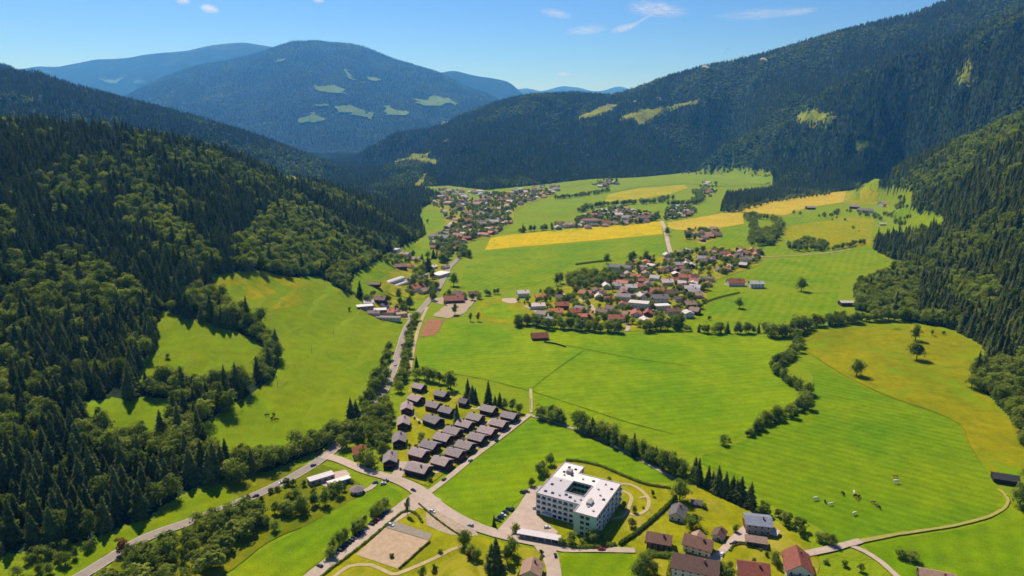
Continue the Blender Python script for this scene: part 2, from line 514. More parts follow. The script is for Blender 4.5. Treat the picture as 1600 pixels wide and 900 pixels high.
def spline(P, step):
    """Catmull-Rom through points, resampled"""
    P = np.array([p[:2] for p in P], float)
    if len(P) > 2:
        Q_ = np.vstack([2 * P[0] - P[1], P, 2 * P[-1] - P[-2]]); out = []
        for i in range(1, len(Q_) - 2):
            p0, p1, p2, p3 = Q_[i - 1:i + 3]
            k = max(2, int(np.linalg.norm(p2 - p1) / step))
            for t in np.arange(k) / k:
                out.append(.5 * ((2 * p1) + (p2 - p0) * t + (2 * p0 - 5 * p1 + 4 * p2 - p3) * t * t + (3 * p1 - p0 - 3 * p2 + p3) * t ** 3))
        out.append(P[-1]); return np.array(out)
    k = max(2, int(np.linalg.norm(P[1] - P[0]) / step))
    return P[0] + (P[1] - P[0]) * np.linspace(0, 1, k + 1)[:, None]

def ribbon(name, pts, width, mat, off=.2, step=5.0, kind='structure', px=True, shift=0.0, ragged=0.0, parent=None):
    off = off + .25
    P = spline([hit(*p) for p in pts] if px else pts, step)
    T = np.gradient(P, axis=0); T /= np.linalg.norm(T, axis=1)[:, None] + 1e-9
    Nn = np.stack([-T[:, 1], T[:, 0]], -1)
    w = np.interp(np.linspace(0, 1, len(P)), np.linspace(0, 1, len(np.atleast_1d(width))), np.atleast_1d(width)) / 2
    n = len(P)
    rg = (rng.random((n, 2)) - .5) * ragged
    cols = 4
    V = []
    for c in range(cols + 1):
        s = (c / cols * 2 - 1)
        jit = rg[:, 0] * (c == 0) + rg[:, 1] * (c == cols)
        xy = P + Nn * (w * s + jit + shift)[:, None]
        V.append(np.column_stack([xy, tz(xy[:, 0], xy[:, 1]) + off * np.maximum(1, xy[:, 1] / 700)]))
    V = np.stack(V, 1).reshape(-1, 3); k = cols + 1
    F = [(i * k + c, (i + 1) * k + c, (i + 1) * k + c + 1, i * k + c + 1) for i in range(n - 1) for c in range(cols)]
    me = np_mesh(name, V, F)
    me.materials.append(mat); me.shade_smooth()
    me.update()
    if me.polygons[0].normal.z < 0: me.flip_normals()
    o = bpy.data.objects.new(name, me); col.objects.link(o)
    if kind: o['kind'] = kind
    if parent: o.parent = parent
    return o

# ------------------------------------------------------------------ fields
g_bright = grass('grass_bright', (104, 154, 4), (130, 166, 8), .7, .4, 1.35, 8)
g_mid = grass('grass_mid', (102, 150, 6), (130, 160, 10), .7, .4, .5, 12)
g_deep = grass('grass_deep', (92, 144, 10), (120, 156, 8), .7, .5, 2.2, 8)
g_left = grass('grass_left', (112, 150, 4), (128, 156, 6), .6, .2, .9, 14, patch=(122, 150, 8))
g_olive = grass('grass_olive', (138, 144, 10), (152, 150, 16), .7, .15, .2, 14, patch=(122, 146, 10))
g_flower = grass('flower_meadow', (122, 140, 4), (146, 146, 8), .8, patch=(112, 146, 6))
g_rape = grass('rape_field', (186, 172, 6), (204, 178, 8), .5, .12, .15, 12, patch=(154, 156, 18))
g_gold = grass('wheat_field', (178, 164, 78), (192, 172, 92), .5, .12, .4, 12)
g_goldg = grass('ripening_field', (152, 162, 44), (172, 168, 56), .5, .12, .3, 14)
g_fargreen = grass('far_meadow', (112, 152, 30), (128, 160, 36), .5, .2, .5, 20)
g_garden = grass('garden_grass', (132, 150, 20), (150, 152, 30), .9, patch=(166, 152, 56))
g_rough = grass('rough_grass', (106, 128, 16), (124, 138, 26), 1.0, patch=(86, 112, 14))
g_alp = grass('alpine_pasture', (132, 152, 44), (144, 156, 50), .5, patch=(70, 88, 40))
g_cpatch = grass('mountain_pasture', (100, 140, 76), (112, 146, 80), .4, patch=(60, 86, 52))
sand = plain('sand', (184, 158, 128), .95, .05, .18, .35)
gravel = plain('gravel', (176, 156, 132), .95, .05, .25, .5)
soil = plain('bare_soil', (158, 112, 78), .95, .05, .35, .35)

def s_(name, poly, mat, **kw):
    return field(name, poly, mat, **kw)

s_('meadow', M_LEFT, g_left, wob=4)
s_('meadow', [(322,430),(380,424),(420,426),(470,436),(500,455),(470,475),(425,490),(380,478),(345,462),(330,450)], g_olive, off=.2, wob=6)
s_('meadow', M_SMALL, g_left, wob=3)
s_('meadow', M_STRIP, g_left, wob=3)
s_('meadow', M_TOP, g_olive); s_('meadow', M_TOP2, g_olive)
s_('meadow', [(548,452),(556,428),(600,404),(622,402),(628,415),(600,432),(575,460),(565,468)], g_mid)
s_('meadow', [(655,340),(658,328),(695,330),(694,345),(676,358),(664,358)], g_mid)
s_('meadow', [(637,381),(645,379),(670,383),(688,389),(686,397),(655,400),(640,396)], g_mid)
# centre and right of the valley
s_('meadow', [(655,530),(700,505),(760,508),(830,520),(900,518),(1000,520),(1100,520),(1215,522),(1230,540),(1215,565),(1212,580),(1238,600),(1245,625),(1215,648),(1160,680),(1120,700),(1085,712),(1040,690),(960,665),(880,645),(845,635),(820,615),(770,592),(700,580),(648,572),(650,550)], g_bright)
s_('meadow', [(1250,565),(1272,590),(1268,628),(1240,645),(1170,685),(1130,700),(1100,712),(1095,725),(1150,752),(1200,785),(1260,815),(1320,850),(1400,836),(1500,822),(1560,800),(1575,790),(1560,765),(1545,742),(1530,720),(1510,690),(1500,665),(1460,645),(1400,625),(1360,610),(1320,590),(1285,570)], g_deep)
s_('meadow', [(1252,522),(1300,514),(1380,507),(1450,510),(1490,516),(1535,545),(1540,562),(1512,592),(1540,620),(1580,656),(1620,720),(1640,745),(1575,745),(1545,740),(1530,718),(1512,690),(1500,662),(1460,642),(1400,622),(1362,607),(1322,587),(1290,568),(1262,548)], g_flower, wob=4)
s_('meadow', [(1345,850),(1400,842),(1500,828),(1560,808),(1585,785),(1700,820),(1800,960),(1480,960),(1420,905),(1380,880)], g_mid, off=.16)
s_('meadow', [(668,768),(750,710),(832,655),(870,665),(960,695),(1045,738),(1050,752),(1005,752),(940,728),(900,720),(860,722),(842,755),(808,785),(785,815),(768,822),(720,800)], g_bright, off=.16)
s_('meadow', [(330,925),(400,865),(470,825),(560,775),(590,755),(612,762),(630,772),(625,785),(590,808),(530,850),(470,905),(440,940)], g_mid, off=.16)
s_('meadow', [(876,864),(985,866),(995,880),(990,960),(885,960)], g_mid, off=.16)
s_('meadow', [(740,498),(752,470),(775,462),(800,470),(825,488),(838,502),(820,506),(790,506)], g_olive, off=.16)
s_('meadow', [(750,482),(776,474),(815,486),(828,496),(800,500),(756,496)], g_bright, off=.22)
s_('meadow', [(1075,500),(1090,480),(1130,468),(1200,458),(1310,456),(1312,478),(1300,490),(1240,500),(1190,508),(1080,514)], g_mid)
s_('meadow', [(1095,466),(1120,456),(1150,449),(1160,452),(1165,458),(1130,466),(1104,474)], g_mid, off=.2)
s_('meadow', [(1112,434),(1150,430),(1180,424),(1200,408),(1250,400),(1320,390),(1362,387),(1400,396),(1386,410),(1340,425),(1310,440),(1312,450),(1250,452),(1200,440),(1180,436)], g_mid)
s_('meadow', [(1198,398),(1188,388),(1200,380),(1230,384),(1260,392),(1210,400)], g_mid)
s_('meadow', [(1228,352),(1300,340),(1345,340),(1366,345),(1360,385),(1300,388),(1235,384),(1222,372)], g_olive)
s_('meadow', [(1222,348),(1226,340),(1290,336),(1300,343),(1230,354)], g_mid, off=.2)
s_('wheat_field', [(1145,330),(1180,319),(1240,308),(1300,300),(1322,299),(1318,316),(1260,325),(1225,337),(1195,334)], g_gold)
s_('meadow', [(1318,316),(1322,299),(1370,296),(1425,298),(1420,310),(1380,318),(1335,322)], g_olive)
s_('meadow', [(1345,298),(1352,284),(1371,276),(1370,296)], g_fargreen)
s_('meadow', [(1385,332),(1400,326),(1430,330),(1510,325),(1500,335),(1450,342),(1400,350)], g_mid)
# rape and wheat belt
s_('rape_field', [(758,391),(766,372),(790,368),(870,360),(950,352),(1033,346),(1036,366),(950,374),(860,382),(790,388)], g_rape, wob=2)
s_('meadow', [(718,452),(724,425),(735,398),(760,393),(860,384),(950,377),(1038,368),(1044,398),(1000,402),(940,408),(890,415),(862,432),(840,446),(790,452)], g_mid)
s_('wheat_field', [(1042,348),(1090,340),(1130,333),(1160,332),(1162,350),(1120,357),(1060,360),(1044,356)], g_gold)
s_('meadow', [(1062,388),(1085,378),(1122,372),(1130,358),(1165,352),(1182,354),(1180,375),(1165,384),(1120,388)], g_mid, off=.2)
s_('meadow', [(808,334),(812,320),(850,318),(905,312),(950,306),(945,318),(900,332),(880,340),(840,338)], g_fargreen)
s_('ripening_field', [(945,316),(950,304),(1000,294),(1070,289),(1075,294),(1050,303),(1000,312),(958,316)], g_goldg)
s_('meadow', [(955,301),(960,294),(1020,285),(1075,278),(1130,264),(1165,262),(1206,270),(1203,285),(1134,292),(1100,290),(1070,287),(1000,292)], g_fargreen, off=.2)
s_('meadow', [(980,330),(985,320),(1030,316),(1055,318),(1045,328),(1010,336),(985,336)], g_fargreen)
s_('meadow', [(1085,340),(1088,325),(1100,313),(1115,316),(1120,326),(1125,332),(1105,338)], g_fargreen)
s_('meadow', [(880,290),(905,284),(945,279),(945,284),(900,290),(885,293)], g_fargreen)
s_('meadow', [(672,297),(675,293),(708,293),(722,297),(712,305),(690,302)], g_fargreen)
s_('meadow', [(740,300),(775,297),(800,298),(790,303),(760,305),(745,306)], g_fargreen)
s_('meadow', [(720,366),(728,360),(755,354),(758,360),(735,368)], g_fargreen)
s_('meadow', [(782,364),(795,352),(808,348),(850,346),(852,356),(812,362)], g_fargreen)
for p in G_PATCH: s_('alpine_pasture', p, g_alp, off=.5, wob=34, wl=1.2)
for p in C_PATCH: s_('mountain_pasture', p, g_cpatch, off=1.2, wob=150, wl=1.1)

# gardens and rough ground
s_('park_lawn', [(620,812),(655,795),(690,808),(740,835),(790,850),(850,862),(872,960),(440,960),(530,880)], g_garden, off=.16)
s_('garden_lawn', [(868,725),(900,722),(945,730),(1000,752),(1050,760),(1050,775),(1010,800),(985,835),(960,855),(880,850),(845,840),(840,775)], g_garden, off=.14)
s_('garden_lawn', [(1055,765),(1090,758),(1150,790),(1200,805),(1265,850),(1280,875),(1270,960),(1000,960),(995,866),(975,850),(1000,810)], g_garden, off=.14)
s_('garden_lawn', [(640,600),(700,612),(760,630),(826,648),(770,690),(700,735),(668,760),(630,745),(608,730),(612,690)], g_garden, off=.14)
s_('rough_ground', [(345,745),(440,732),(500,722),(535,735),(560,758),(575,768),(500,810),(420,850),(340,905),(310,960),(120,960),(180,880),(280,830),(380,790)], g_rough, off=.14, wob=4)
s_('rough_ground', [(20,930),(60,878),(150,850),(240,805),(300,780),(350,750),(400,750),(430,752),(340,795),(240,835),(170,868),(120,910)], g_left, off=.1, wob=4)
s_('village_gardens', [(806,474),(850,452),(885,446),(948,444),(962,428),(985,408),(1040,400),(1100,390),(1150,388),(1195,392),(1188,414),(1142,430),(1114,440),(1103,458),(1108,474),(1088,494),(1040,512),(1000,518),(940,516),(880,510),(840,506),(822,488)], g_garden, off=.14)
s_('village_gardens', [(688,402),(672,388),(678,370),(700,355),(690,335),(668,312),(690,302),(745,312),(762,301),(850,296),(870,303),(832,316),(806,328),(800,346),(770,370),(742,376),(720,384)], g_garden, off=.14)
s_('village_gardens', [(1066,376),(1078,358),(1118,356),(1128,371),(1100,382)], g_garden, off=.14)
s_('village_gardens', [(560,492),(575,470),(610,466),(640,470),(640,486),(632,500),(600,503)], g_garden, off=.14)
s_('village_gardens', [(592,450),(612,424),(640,408),(700,412),(696,432),(680,456),(660,468),(630,464)], g_garden, off=.14)
s_('sand_court', [(556,868),(602,826),(670,846),(622,890)], sand, off=.3, wob=0)
s_('gravel_court', [(602,825),(612,814),(676,836),(670,845)], plain('court_gravel', (150,138,124), .95, .05, .2, .4), off=.3, wob=0)
s_('sand_patch', [(664,800),(690,795),(740,822),(748,838),(705,838),(668,822)], gravel, off=.26, wob=2)
s_('bare_soil', [(655,527),(668,499),(695,500),(680,525)], soil, off=.24)
s_('bare_soil', [(676,494),(700,474),(748,462),(742,472),(725,490),(700,498)], gravel, off=.2)

# ------------------------------------------------------------------ roads, lanes, yards
def asphalt(name, c, worn):
    m, nt, out = new_mat(name)
    v = pos(nt)
    f = noise_fac(nt, v, .25, 5, .7); f2 = noise_fac(nt, v, .03, 3)
    cc = mix(nt, ramp(nt, f, [(.35, (0, 0, 0)), (.7, (1, 1, 1))]), s2l(c), s2l(worn))
    cc = mix(nt, .6, cc, mix(nt, 1.0, cc, ramp(nt, f2, [(.3, (.82,) * 3), (.7, (1.12,) * 3)]), 'MULTIPLY'))
    bsdf(nt, out, cc, .9, .2, noise_fac(nt, v, 3, 2), .2, .1)
    return m
road = asphalt('road_asphalt', (146, 132, 122), (162, 148, 136))
lane = asphalt('lane_asphalt', (176, 156, 138), (192, 172, 152))
dirt = asphalt('dirt_track', (172, 150, 108), (192, 170, 128))
pave = asphalt('paving', (180, 158, 142), (196, 174, 156))
paint = plain('road_paint', (226, 222, 214), .7, .2, .2, 2)

MAIN = [(60,940),(140,893),(220,845),(300,815),(380,783),(450,750),(510,712),(555,670),(590,628),(612,585),(625,545),(637,510),(660,482),(682,455),(695,432),(702,418)]
ribbon('main_road', MAIN, 8.5, road, .32)
for s in (-3.7, 3.7): ribbon('road_marking', MAIN, .22, paint, .37, shift=s)
ribbon('main_road', [(702,418),(712,408),(719,398),(714,385),(700,372),(686,378)], 9, road, .26)
ribbon('village_road', [(686,383),(692,372),(697,362),(704,350),(712,345)], 10, lane, .26)
ribbon('village_road', [(745,322),(749,328),(753,335),(765,336)], 12, lane, .26)
ribbon('road', [(505,712),(530,719),(570,736),(612,748),(645,762),(690,795),(735,820),(775,834),(815,843),(850,850)], [8, 7.5, 8, 11, 8, 8, 8], lane, .36)
ribbon('lane', [(850,850),(880,858),(930,859),(992,861)], [7, 4.5], lane, .3)
ribbon('road', [(843,843),(855,862),(864,885),(868,930)], [12, 8, 8], lane, .32)
ribbon('parking_lane', [(662,776),(640,790),(590,824),(540,862),(485,905),(440,945)], [16, 11, 10, 10], lane, .28)
ribbon('lane', [(668,772),(700,748),(740,715),(790,678),(828,648)], 4.5, lane, .4)
ribbon('stream_path', [(830,650),(870,662),(920,680),(980,708),(1020,730),(1052,748)], 3, asphalt('pale_path', (160, 150, 132), (180, 168, 150)), .3)
ribbon('path', [(616,752),(625,735),(632,722)], 8, lane, .33)
ribbon('path', [(586,757),(578,764),(568,768)], 4, lane, .3)
ribbon('farm_track', [(1258,867),(1300,858),(1345,846)], [5, 5, 4.5], lane, .55, ragged=.5)
ribbon('farm_track', [(1338,848),(1400,836),(1470,826),(1525,814),(1562,800),(1575,782),(1560,765)], [3.6, 2.2, 2.0, 2.0], asphalt('grassy_track', (152, 144, 66), (170, 156, 84)), .5, ragged=.5)
ribbon('farm_track', [(1325,852),(1350,862),(1378,880),(1405,905)], 3.5, lane, .3)
ribbon('path', [(640,580),(644,555),(652,520),(660,498),(668,480)], 4, dirt, .3)
ribbon('village_lane', [(1034,346),(1040,362),(1044,382),(1050,402)], [9, 9, 8], lane, .26)
ribbon('village_lane', [(985,428),(1000,445),(1010,460),(1020,478),(1030,500)], [12, 9, 8, 6], lane, .28)
ribbon('village_lane', [(870,455),(890,464),(920,475),(930,490)], 5, lane, .28)
ribbon('village_lane', [(820,478),(845,490),(872,498)], 5, lane, .28)
ribbon('village_lane', [(975,498),(982,510),(978,518)], 5, lane, .28)
ribbon('farm_track', [(1190,402),(1240,400),(1290,396),(1330,390)], 4, dirt, .28)
ribbon('farm_track', [(1316,304),(1312,308),(1325,314)], 6, dirt, .28)
ribbon('field_path', [(830,645),(830,625),(829,608)], 2.5, dirt, .3)
ribbon('park_path', [(520,905),(545,886),(580,884),(605,895),(620,898),(650,886),(680,873),(705,860),(722,855)], 2.6, dirt, .33)
ribbon('garden_path', [(966,757),(985,758),(1003,768),(1014,782),(1010,798),(992,806),(980,801)], 2.4, dirt, .34)
ribbon('garden_path', [(966,766),(978,770),(987,778),(983,792),(975,807),(955,812)], 2.4, dirt, .34)
ribbon('garden_path', [(998,779),(1012,776)], 1.8, dirt, .36)
for a, b in (((706,700),(735,680)), ((735,680),(775,652)), ((680,740),(760,690)), ((760,690),(806,662))):
    ribbon('chalet_lane', [a, b], 3, lane, .3)
ribbon('chalet_lane', [(640,640),(650,655),(672,665),(690,675)], 2.6, dirt, .3)
ribbon('chalet_lane', [(715,632),(742,640),(750,636)], 2.6, dirt, .3)
s_('hotel_forecourt', [(775,832),(808,795),(828,762),(846,760),(842,785),(838,806),(872,832),(866,842),(812,836)], pave, off=.3, wob=0)
s_('paved_yard', [(1100,884),(1110,872),(1134,848),(1150,832),(1162,822),(1168,832),(1168,846),(1200,856),(1196,862),(1165,852),(1148,852),(1134,864),(1124,882),(1120,905),(1106,905)], pave, off=.3, wob=0)
s_('paved_yard', [(500,758),(524,738),(540,735),(548,742),(530,752),(512,762)], pave, off=.26, wob=0)
s_('gravel_yard', [(668,770),(690,782),(672,800),(655,795),(650,785)], lane, off=.4, wob=0)
for a in [(800,470),(880,470),(930,475),(1000,470),(985,445),(1040,470),(1060,455)]:
    c = hit(*a); ang = random.random() * 3
    P = [c[:2] + np.array([math.cos(ang + k * 1.05), math.sin(ang + k * 1.05)]) * random.uniform(9, 20) for k in range(6)]
    drape_xy('paved_yard', P, pave, .24)
for a in [(600,490),(625,492),(640,455),(665,440),(1150,444),(690,470)]:
    c = hit(*a); ang = random.random() * 3
    P = [c[:2] + np.array([math.cos(ang + k * 1.05), math.sin(ang + k * 1.05)]) * random.uniform(12, 22) for k in range(6)]
    drape_xy('paved_yard', P, gravel, .24)

# ------------------------------------------------------------------ trees
def leaf_mat(name, dark, lit, transl, hue=.0):
    m, nt, out = new_mat(name)
    oi = N(nt, 'ShaderNodeObjectInfo')
    g = N(nt, 'ShaderNodeNewGeometry')
    tc = N(nt, 'ShaderNodeTexCoord')
    f = noise_fac(nt, tc.outputs['Object'], .55, 3, .6)
    c = ramp(nt, oi.outputs['Random'], [(0, dark), (.5, tuple((a + b) / 2 for a, b in zip(dark, lit))), (1, lit)])
    c = mix(nt, 1.0, c, ramp(nt, f, [(.3, (.6, .62, .6)), (.7, (1.45, 1.4, 1.25))]), 'MULTIPLY')
    c = mix(nt, 1.0, c, ramp(nt, g.outputs['Random Per Island'], [(0, (.7, .72, .7)), (1, (1.3, 1.28, 1.2))]), 'MULTIPLY')
    d = N(nt, 'ShaderNodeBsdfDiffuse'); t = N(nt, 'ShaderNodeBsdfTranslucent')
    nt.links.new(c, d.inputs['Color'])
    t_c = mix(nt, 1.0, c, (1.15, 1.25, .55), 'MULTIPLY')
    nt.links.new(t_c, t.inputs['Color'])
    ms = N(nt, 'ShaderNodeMixShader'); ms.inputs[0].default_value = transl
    nt.links.new(d.outputs[0], ms.inputs[1]); nt.links.new(t.outputs[0], ms.inputs[2])
    nt.links.new(ms.outputs[0], out.inputs['Surface'])
    return m
NEEDLE = leaf_mat('spruce_needles', (.075, .108, .028), (.190, .220, .060), .38)
LEAF = leaf_mat('broad_leaves', (.185, .240, .036), (.345, .390, .078), .55)
LEAFD = leaf_mat('dark_leaves', (.120, .170, .027), (.250, .300, .055), .52)
RUST = leaf_mat('rust_leaves', (.16, .06, .03), (.2, .08, .04), .35)
BARK = plain('bark', (86, 70, 54), .95, .05, .4, 2.0)

def spruce_mesh(seed, h=24.0, r=3.7, layers=17, lod=0):
    rs = np.random.default_rng(seed)
    V, F = [], []
    # dark inner body so that the crown is not see-through everywhere
    nb = 7; k0 = len(V)
    zs = [.10, .4, .72, .96]
    for z in zs:
        for a in range(nb):
            rr = r * .5 * (1 - z) ** .9 * rs.uniform(.75, 1.2) + .05
            V.append((rr * math.cos(a * 6.283 / nb), rr * math.sin(a * 6.283 / nb), z * h))
    for l in range(3):
        for a in range(nb):
            F.append((k0 + l * nb + a, k0 + l * nb + (a + 1) % nb, k0 + (l + 1) * nb + (a + 1) % nb, k0 + (l + 1) * nb + a))
    for l in range(layers):
        t = (l + rs.uniform(-.2, .2)) / layers
        z = h * (.07 + .91 * t)
        R_ = r * (1 - t) ** .78 + .3
        n = max(4, int((11 if lod == 0 else 7) * (1 - .55 * t)))
        a0 = rs.uniform(0, 6.28)
        for b in range(n):
            a = a0 + b * 6.283 / n + rs.uniform(-.25, .25)
            L = R_ * rs.uniform(.72, 1.18); w = L * rs.uniform(.22, .36) + .25
            ca, sa = math.cos(a), math.sin(a)
            up = .10 * L; dr = L * rs.uniform(.12, .36)
            k = len(V)
            def pt(u, s, zz): V.append((ca * u - sa * s, sa * u + ca * s, zz))
            pt(0, 0, z + up * 2); pt(L * .5, w, z - dr * .5); pt(L * .55, 0, z + up - dr * .1); pt(L * .5, -w, z - dr * .5); pt(L, 0, z - dr * .9)
            F += [(k, k + 2, k + 1), (k, k + 3, k + 2), (k + 1, k + 2, k + 4), (k + 2, k + 3, k + 4)]
    return V, F

def broad_mesh(seed, h=15.0, r=5.2, clumps=26, leaves=30, tall=1.0, ls=1.0):
    rs = np.random.default_rng(seed)
    V, F = [], []
    cz = h * .53; rz = h * .47
    centers = []
    for c in range(clumps):
        for _ in range(30):
            d = rs.normal(size=3); d /= np.linalg.norm(d)
            if d[2] > -.9: break
        q = rs.uniform(.45, .86)
        p = np.array([d[0] * r * q, d[1] * r * q, cz + d[2] * rz * q])
        centers.append((p, r * rs.uniform(.26, .42)))
    # lumpy inner body
    k0 = len(V); nu, nv = 9, 6
    for j in range(nv + 1):
        ph = -math.pi / 2 + math.pi * j / nv
        for i in range(nu):
            th = i * 6.283 / nu; q = .55 * rs.uniform(.75, 1.15)
            V.append((r * q * math.cos(ph) * math.cos(th), r * q * math.cos(ph) * math.sin(th), cz + rz * q * math.sin(ph)))
    for j in range(nv):
        for i in range(nu):
            F.append((k0 + j * nu + i, k0 + j * nu + (i + 1) % nu, k0 + (j + 1) * nu + (i + 1) % nu, k0 + (j + 1) * nu + i))
    for p, cr in centers:
        for l in range(leaves):
            d = rs.normal(size=3); d /= np.linalg.norm(d)
            if d[2] < -.5: d[2] *= -1
            q = p + d * cr * rs.uniform(.7, 1.12) * np.array([1, 1, .85])
            nrm = d + np.array([0, 0, 1.0]) + rs.normal(size=3) * .55; nrm /= np.linalg.norm(nrm)
            u = np.cross(nrm, rs.normal(size=3)); u /= np.linalg.norm(u) + 1e-9
            w = np.cross(nrm, u); s = rs.uniform(.35, .62) * ls; k = len(V)
            e = rs.uniform(.6, 1.0)
            V += [tuple(q - u * s), tuple(q - w * s * e), tuple(q + u * s), tuple(q + w * s * e)]
            F.append((k, k + 1, k + 2, k + 3))
    return V, F

def trunk_mesh(h, r0, limbs, seed):
    rs = np.random.default_rng(seed); V, F = [], []
    def limb(p0, p1, ra, rb, n=6):
        p0, p1 = np.array(p0, float), np.array(p1, float); d = p1 - p0; d /= np.linalg.norm(d)
        u = np.cross(d, (.3, .9, .1)); u /= np.linalg.norm(u); w = np.cross(d, u); k = len(V)
        for p, rr in ((p0, ra), (p1, rb)):
            for i in range(n):
                a = i * 6.283 / n; V.append(tuple(p + (u * math.cos(a) + w * math.sin(a)) * rr))
        for i in range(n): F.append((k + i, k + (i + 1) % n, k + n + (i + 1) % n, k + n + i))
    limb((0, 0, -.6), (0, 0, h * .5), r0, r0 * .62); limb((0, 0, h * .5), (rs.uniform(-.3, .3), rs.uniform(-.3, .3), h), r0 * .62, r0 * .15)
    for i in range(limbs):
        a = rs.uniform(0, 6.28); z = h * rs.uniform(.3, .7); L = h * rs.uniform(.2, .32)
        limb((0, 0, z), (math.cos(a) * L, math.sin(a) * L, z + L * .8), r0 * .35, r0 * .1, 5)
    return V, F

def mk(name, VF, mat):
    me = bpy.data.meshes.new(name); me.from_pydata(VF[0], [], VF[1]); me.materials.append(mat); me.update(); return me

# prototypes: (crown mesh, trunk mesh, nominal height)
SPR = [(mk('crown', spruce_mesh(s, h, r, ly), NEEDLE), mk('trunk', trunk_mesh(h * .9, .38, 0, s), BARK), h)
       for s, h, r, ly in ((1, 22, 5.3, 17), (2, 20, 5.6, 15), (3, 24, 5.2, 18), (4, 17, 5.0, 14), (5, 21, 4.6, 17))]
BRO = [(mk('crown', broad_mesh(20 + i, h, r, c, l, ls=ls), m), mk('trunk', trunk_mesh(h * .75, .42, 4, 20 + i), BARK), h)
       for i, (h, r, c, l, ls, m) in enumerate(((15, 5.8, 28, 32, 1, LEAF), (17, 5.6, 28, 32, 1, LEAFD), (13, 6.0, 28, 30, 1, LEAF), (18, 4.6, 26, 32, 1, LEAFD), (11, 4.9, 24, 28, .9, LEAF), (16, 6.9, 36, 30, 1, LEAFD)))]
SHR = [(mk('crown', broad_mesh(50 + i, h, r, 14, 26, ls=.75), m), mk('trunk', trunk_mesh(h * .6, .16, 4, 50 + i), BARK), h)
       for i, (h, r, m) in enumerate(((5, 2.6, LEAFD), (4, 2.4, LEAF), (6, 2.8, LEAFD)))]
RUSTM = mk('crown', broad_mesh(70, 13, 4.0, 22, 28), RUST)
# coarser ones for the far slopes
SPRF = [mk('far_spruce', spruce_mesh(80 + i, h, r, 8, 1), NEEDLE) for i, (h, r) in enumerate(((24, 5.4), (21, 5.2), (26, 5.2)))]
BROF = [mk('far_broadleaf', broad_mesh(90 + i, h, r, 12, 14, ls=1.9), m) for i, (h, r, m) in enumerate(((16, 6.2, LEAF), (18, 6.0, LEAFD), (14, 6.4, LEAF)))]

def joined(name, crown, trunk):
    bm = bmesh.new(); bm.from_mesh(crown); n = len(bm.faces); bm.from_mesh(trunk)
    bm.faces.ensure_lookup_table()
    for f in bm.faces[n:]: f.material_index = 1
    me = bpy.data.meshes.new(name); bm.to_mesh(me); bm.free()
    me.materials.append(crown.materials[0]); me.materials.append(trunk.materials[0])
    return me

def scatter(name, label, protos, pts):
    """one object holding many trees: points + geometry-node instances (pts: x, y, z, rot, sxy, sz, proto index)"""
    if len(pts) == 0: return
    pts = np.asarray(pts, np.float32)
    pc = bpy.data.collections.new(name + '_kinds')
    for i, me in enumerate(protos):
        o = bpy.data.objects.new('%s_kind_%02d' % (name, i), me); pc.objects.link(o)
    me = bpy.data.meshes.new(name)
    me.vertices.add(len(pts)); me.vertices.foreach_set('co', pts[:, :3].ravel())
    for an, ty, c in (('rz', 'FLOAT', 3), ('sxy', 'FLOAT', 4), ('sz', 'FLOAT', 5)):
        a = me.attributes.new(an, ty, 'POINT'); a.data.foreach_set('value', pts[:, c].copy())
    a = me.attributes.new('kind_index', 'INT', 'POINT'); a.data.foreach_set('value', pts[:, 6].astype(np.int32))
    o = bpy.data.objects.new(name, me); col.objects.link(o)
    ng = bpy.data.node_groups.new(name, 'GeometryNodeTree')
    ng.interface.new_socket('Geometry', in_out='INPUT', socket_type='NodeSocketGeometry')
    ng.interface.new_socket('Geometry', in_out='OUTPUT', socket_type='NodeSocketGeometry')
    nd = ng.nodes; gi = nd.new('NodeGroupInput'); go = nd.new('NodeGroupOutput')
    ci = nd.new('GeometryNodeCollectionInfo'); ci.inputs['Collection'].default_value = pc
    ci.inputs['Separate Children'].default_value = True; ci.inputs['Reset Children'].default_value = True
    ip = nd.new('GeometryNodeInstanceOnPoints'); ip.inputs['Pick Instance'].default_value = True
    def attr(n, t):
        a = nd.new('GeometryNodeInputNamedAttribute'); a.data_type = t; a.inputs['Name'].default_value = n; return a.outputs[0]
    cr = nd.new('ShaderNodeCombineXYZ'); cs = nd.new('ShaderNodeCombineXYZ')
    lk = ng.links.new
    lk(attr('rz', 'FLOAT'), cr.inputs[2])
    s = attr('sxy', 'FLOAT'); lk(s, cs.inputs[0]); lk(s, cs.inputs[1]); lk(attr('sz', 'FLOAT'), cs.inputs[2])
    lk(gi.outputs[0], ip.inputs['Points']); lk(ci.outputs[0], ip.inputs['Instance'])
    lk(attr('kind_index', 'INT'), ip.inputs['Instance Index'])
    e2r = nd.new('FunctionNodeEulerToRotation'); lk(cr.outputs[0], e2r.inputs[0]); lk(e2r.outputs[0], ip.inputs['Rotation'])
    lk(cs.outputs[0], ip.inputs['Scale'])
    lk(ip.outputs[0], go.inputs[0])
    md = o.modifiers.new('trees', 'NODES'); md.node_group = ng
    tag(o, label, None, None, 'stuff')
    return o

# ---- where trees may stand: visibility along each bearing
EL = (ZG - CAM_H) / YG
PREMAX = np.maximum.accumulate(EL, axis=1)
def seen(X, Y, Z, extra=26.0):
    fa = np.clip((X / Y - A0) / (A1 - A0) * (NA - 1), 0, NA - 1.001).astype(int)
    fy = np.clip((np.log(Y) - lv[0]) / (lv[-1] - lv[0]) * (NY - 1), 0, NY - 1.001).astype(int)
    return (Z + extra - CAM_H) / Y > PREMAX[fa, np.maximum(fy - 2, 0)] - .002

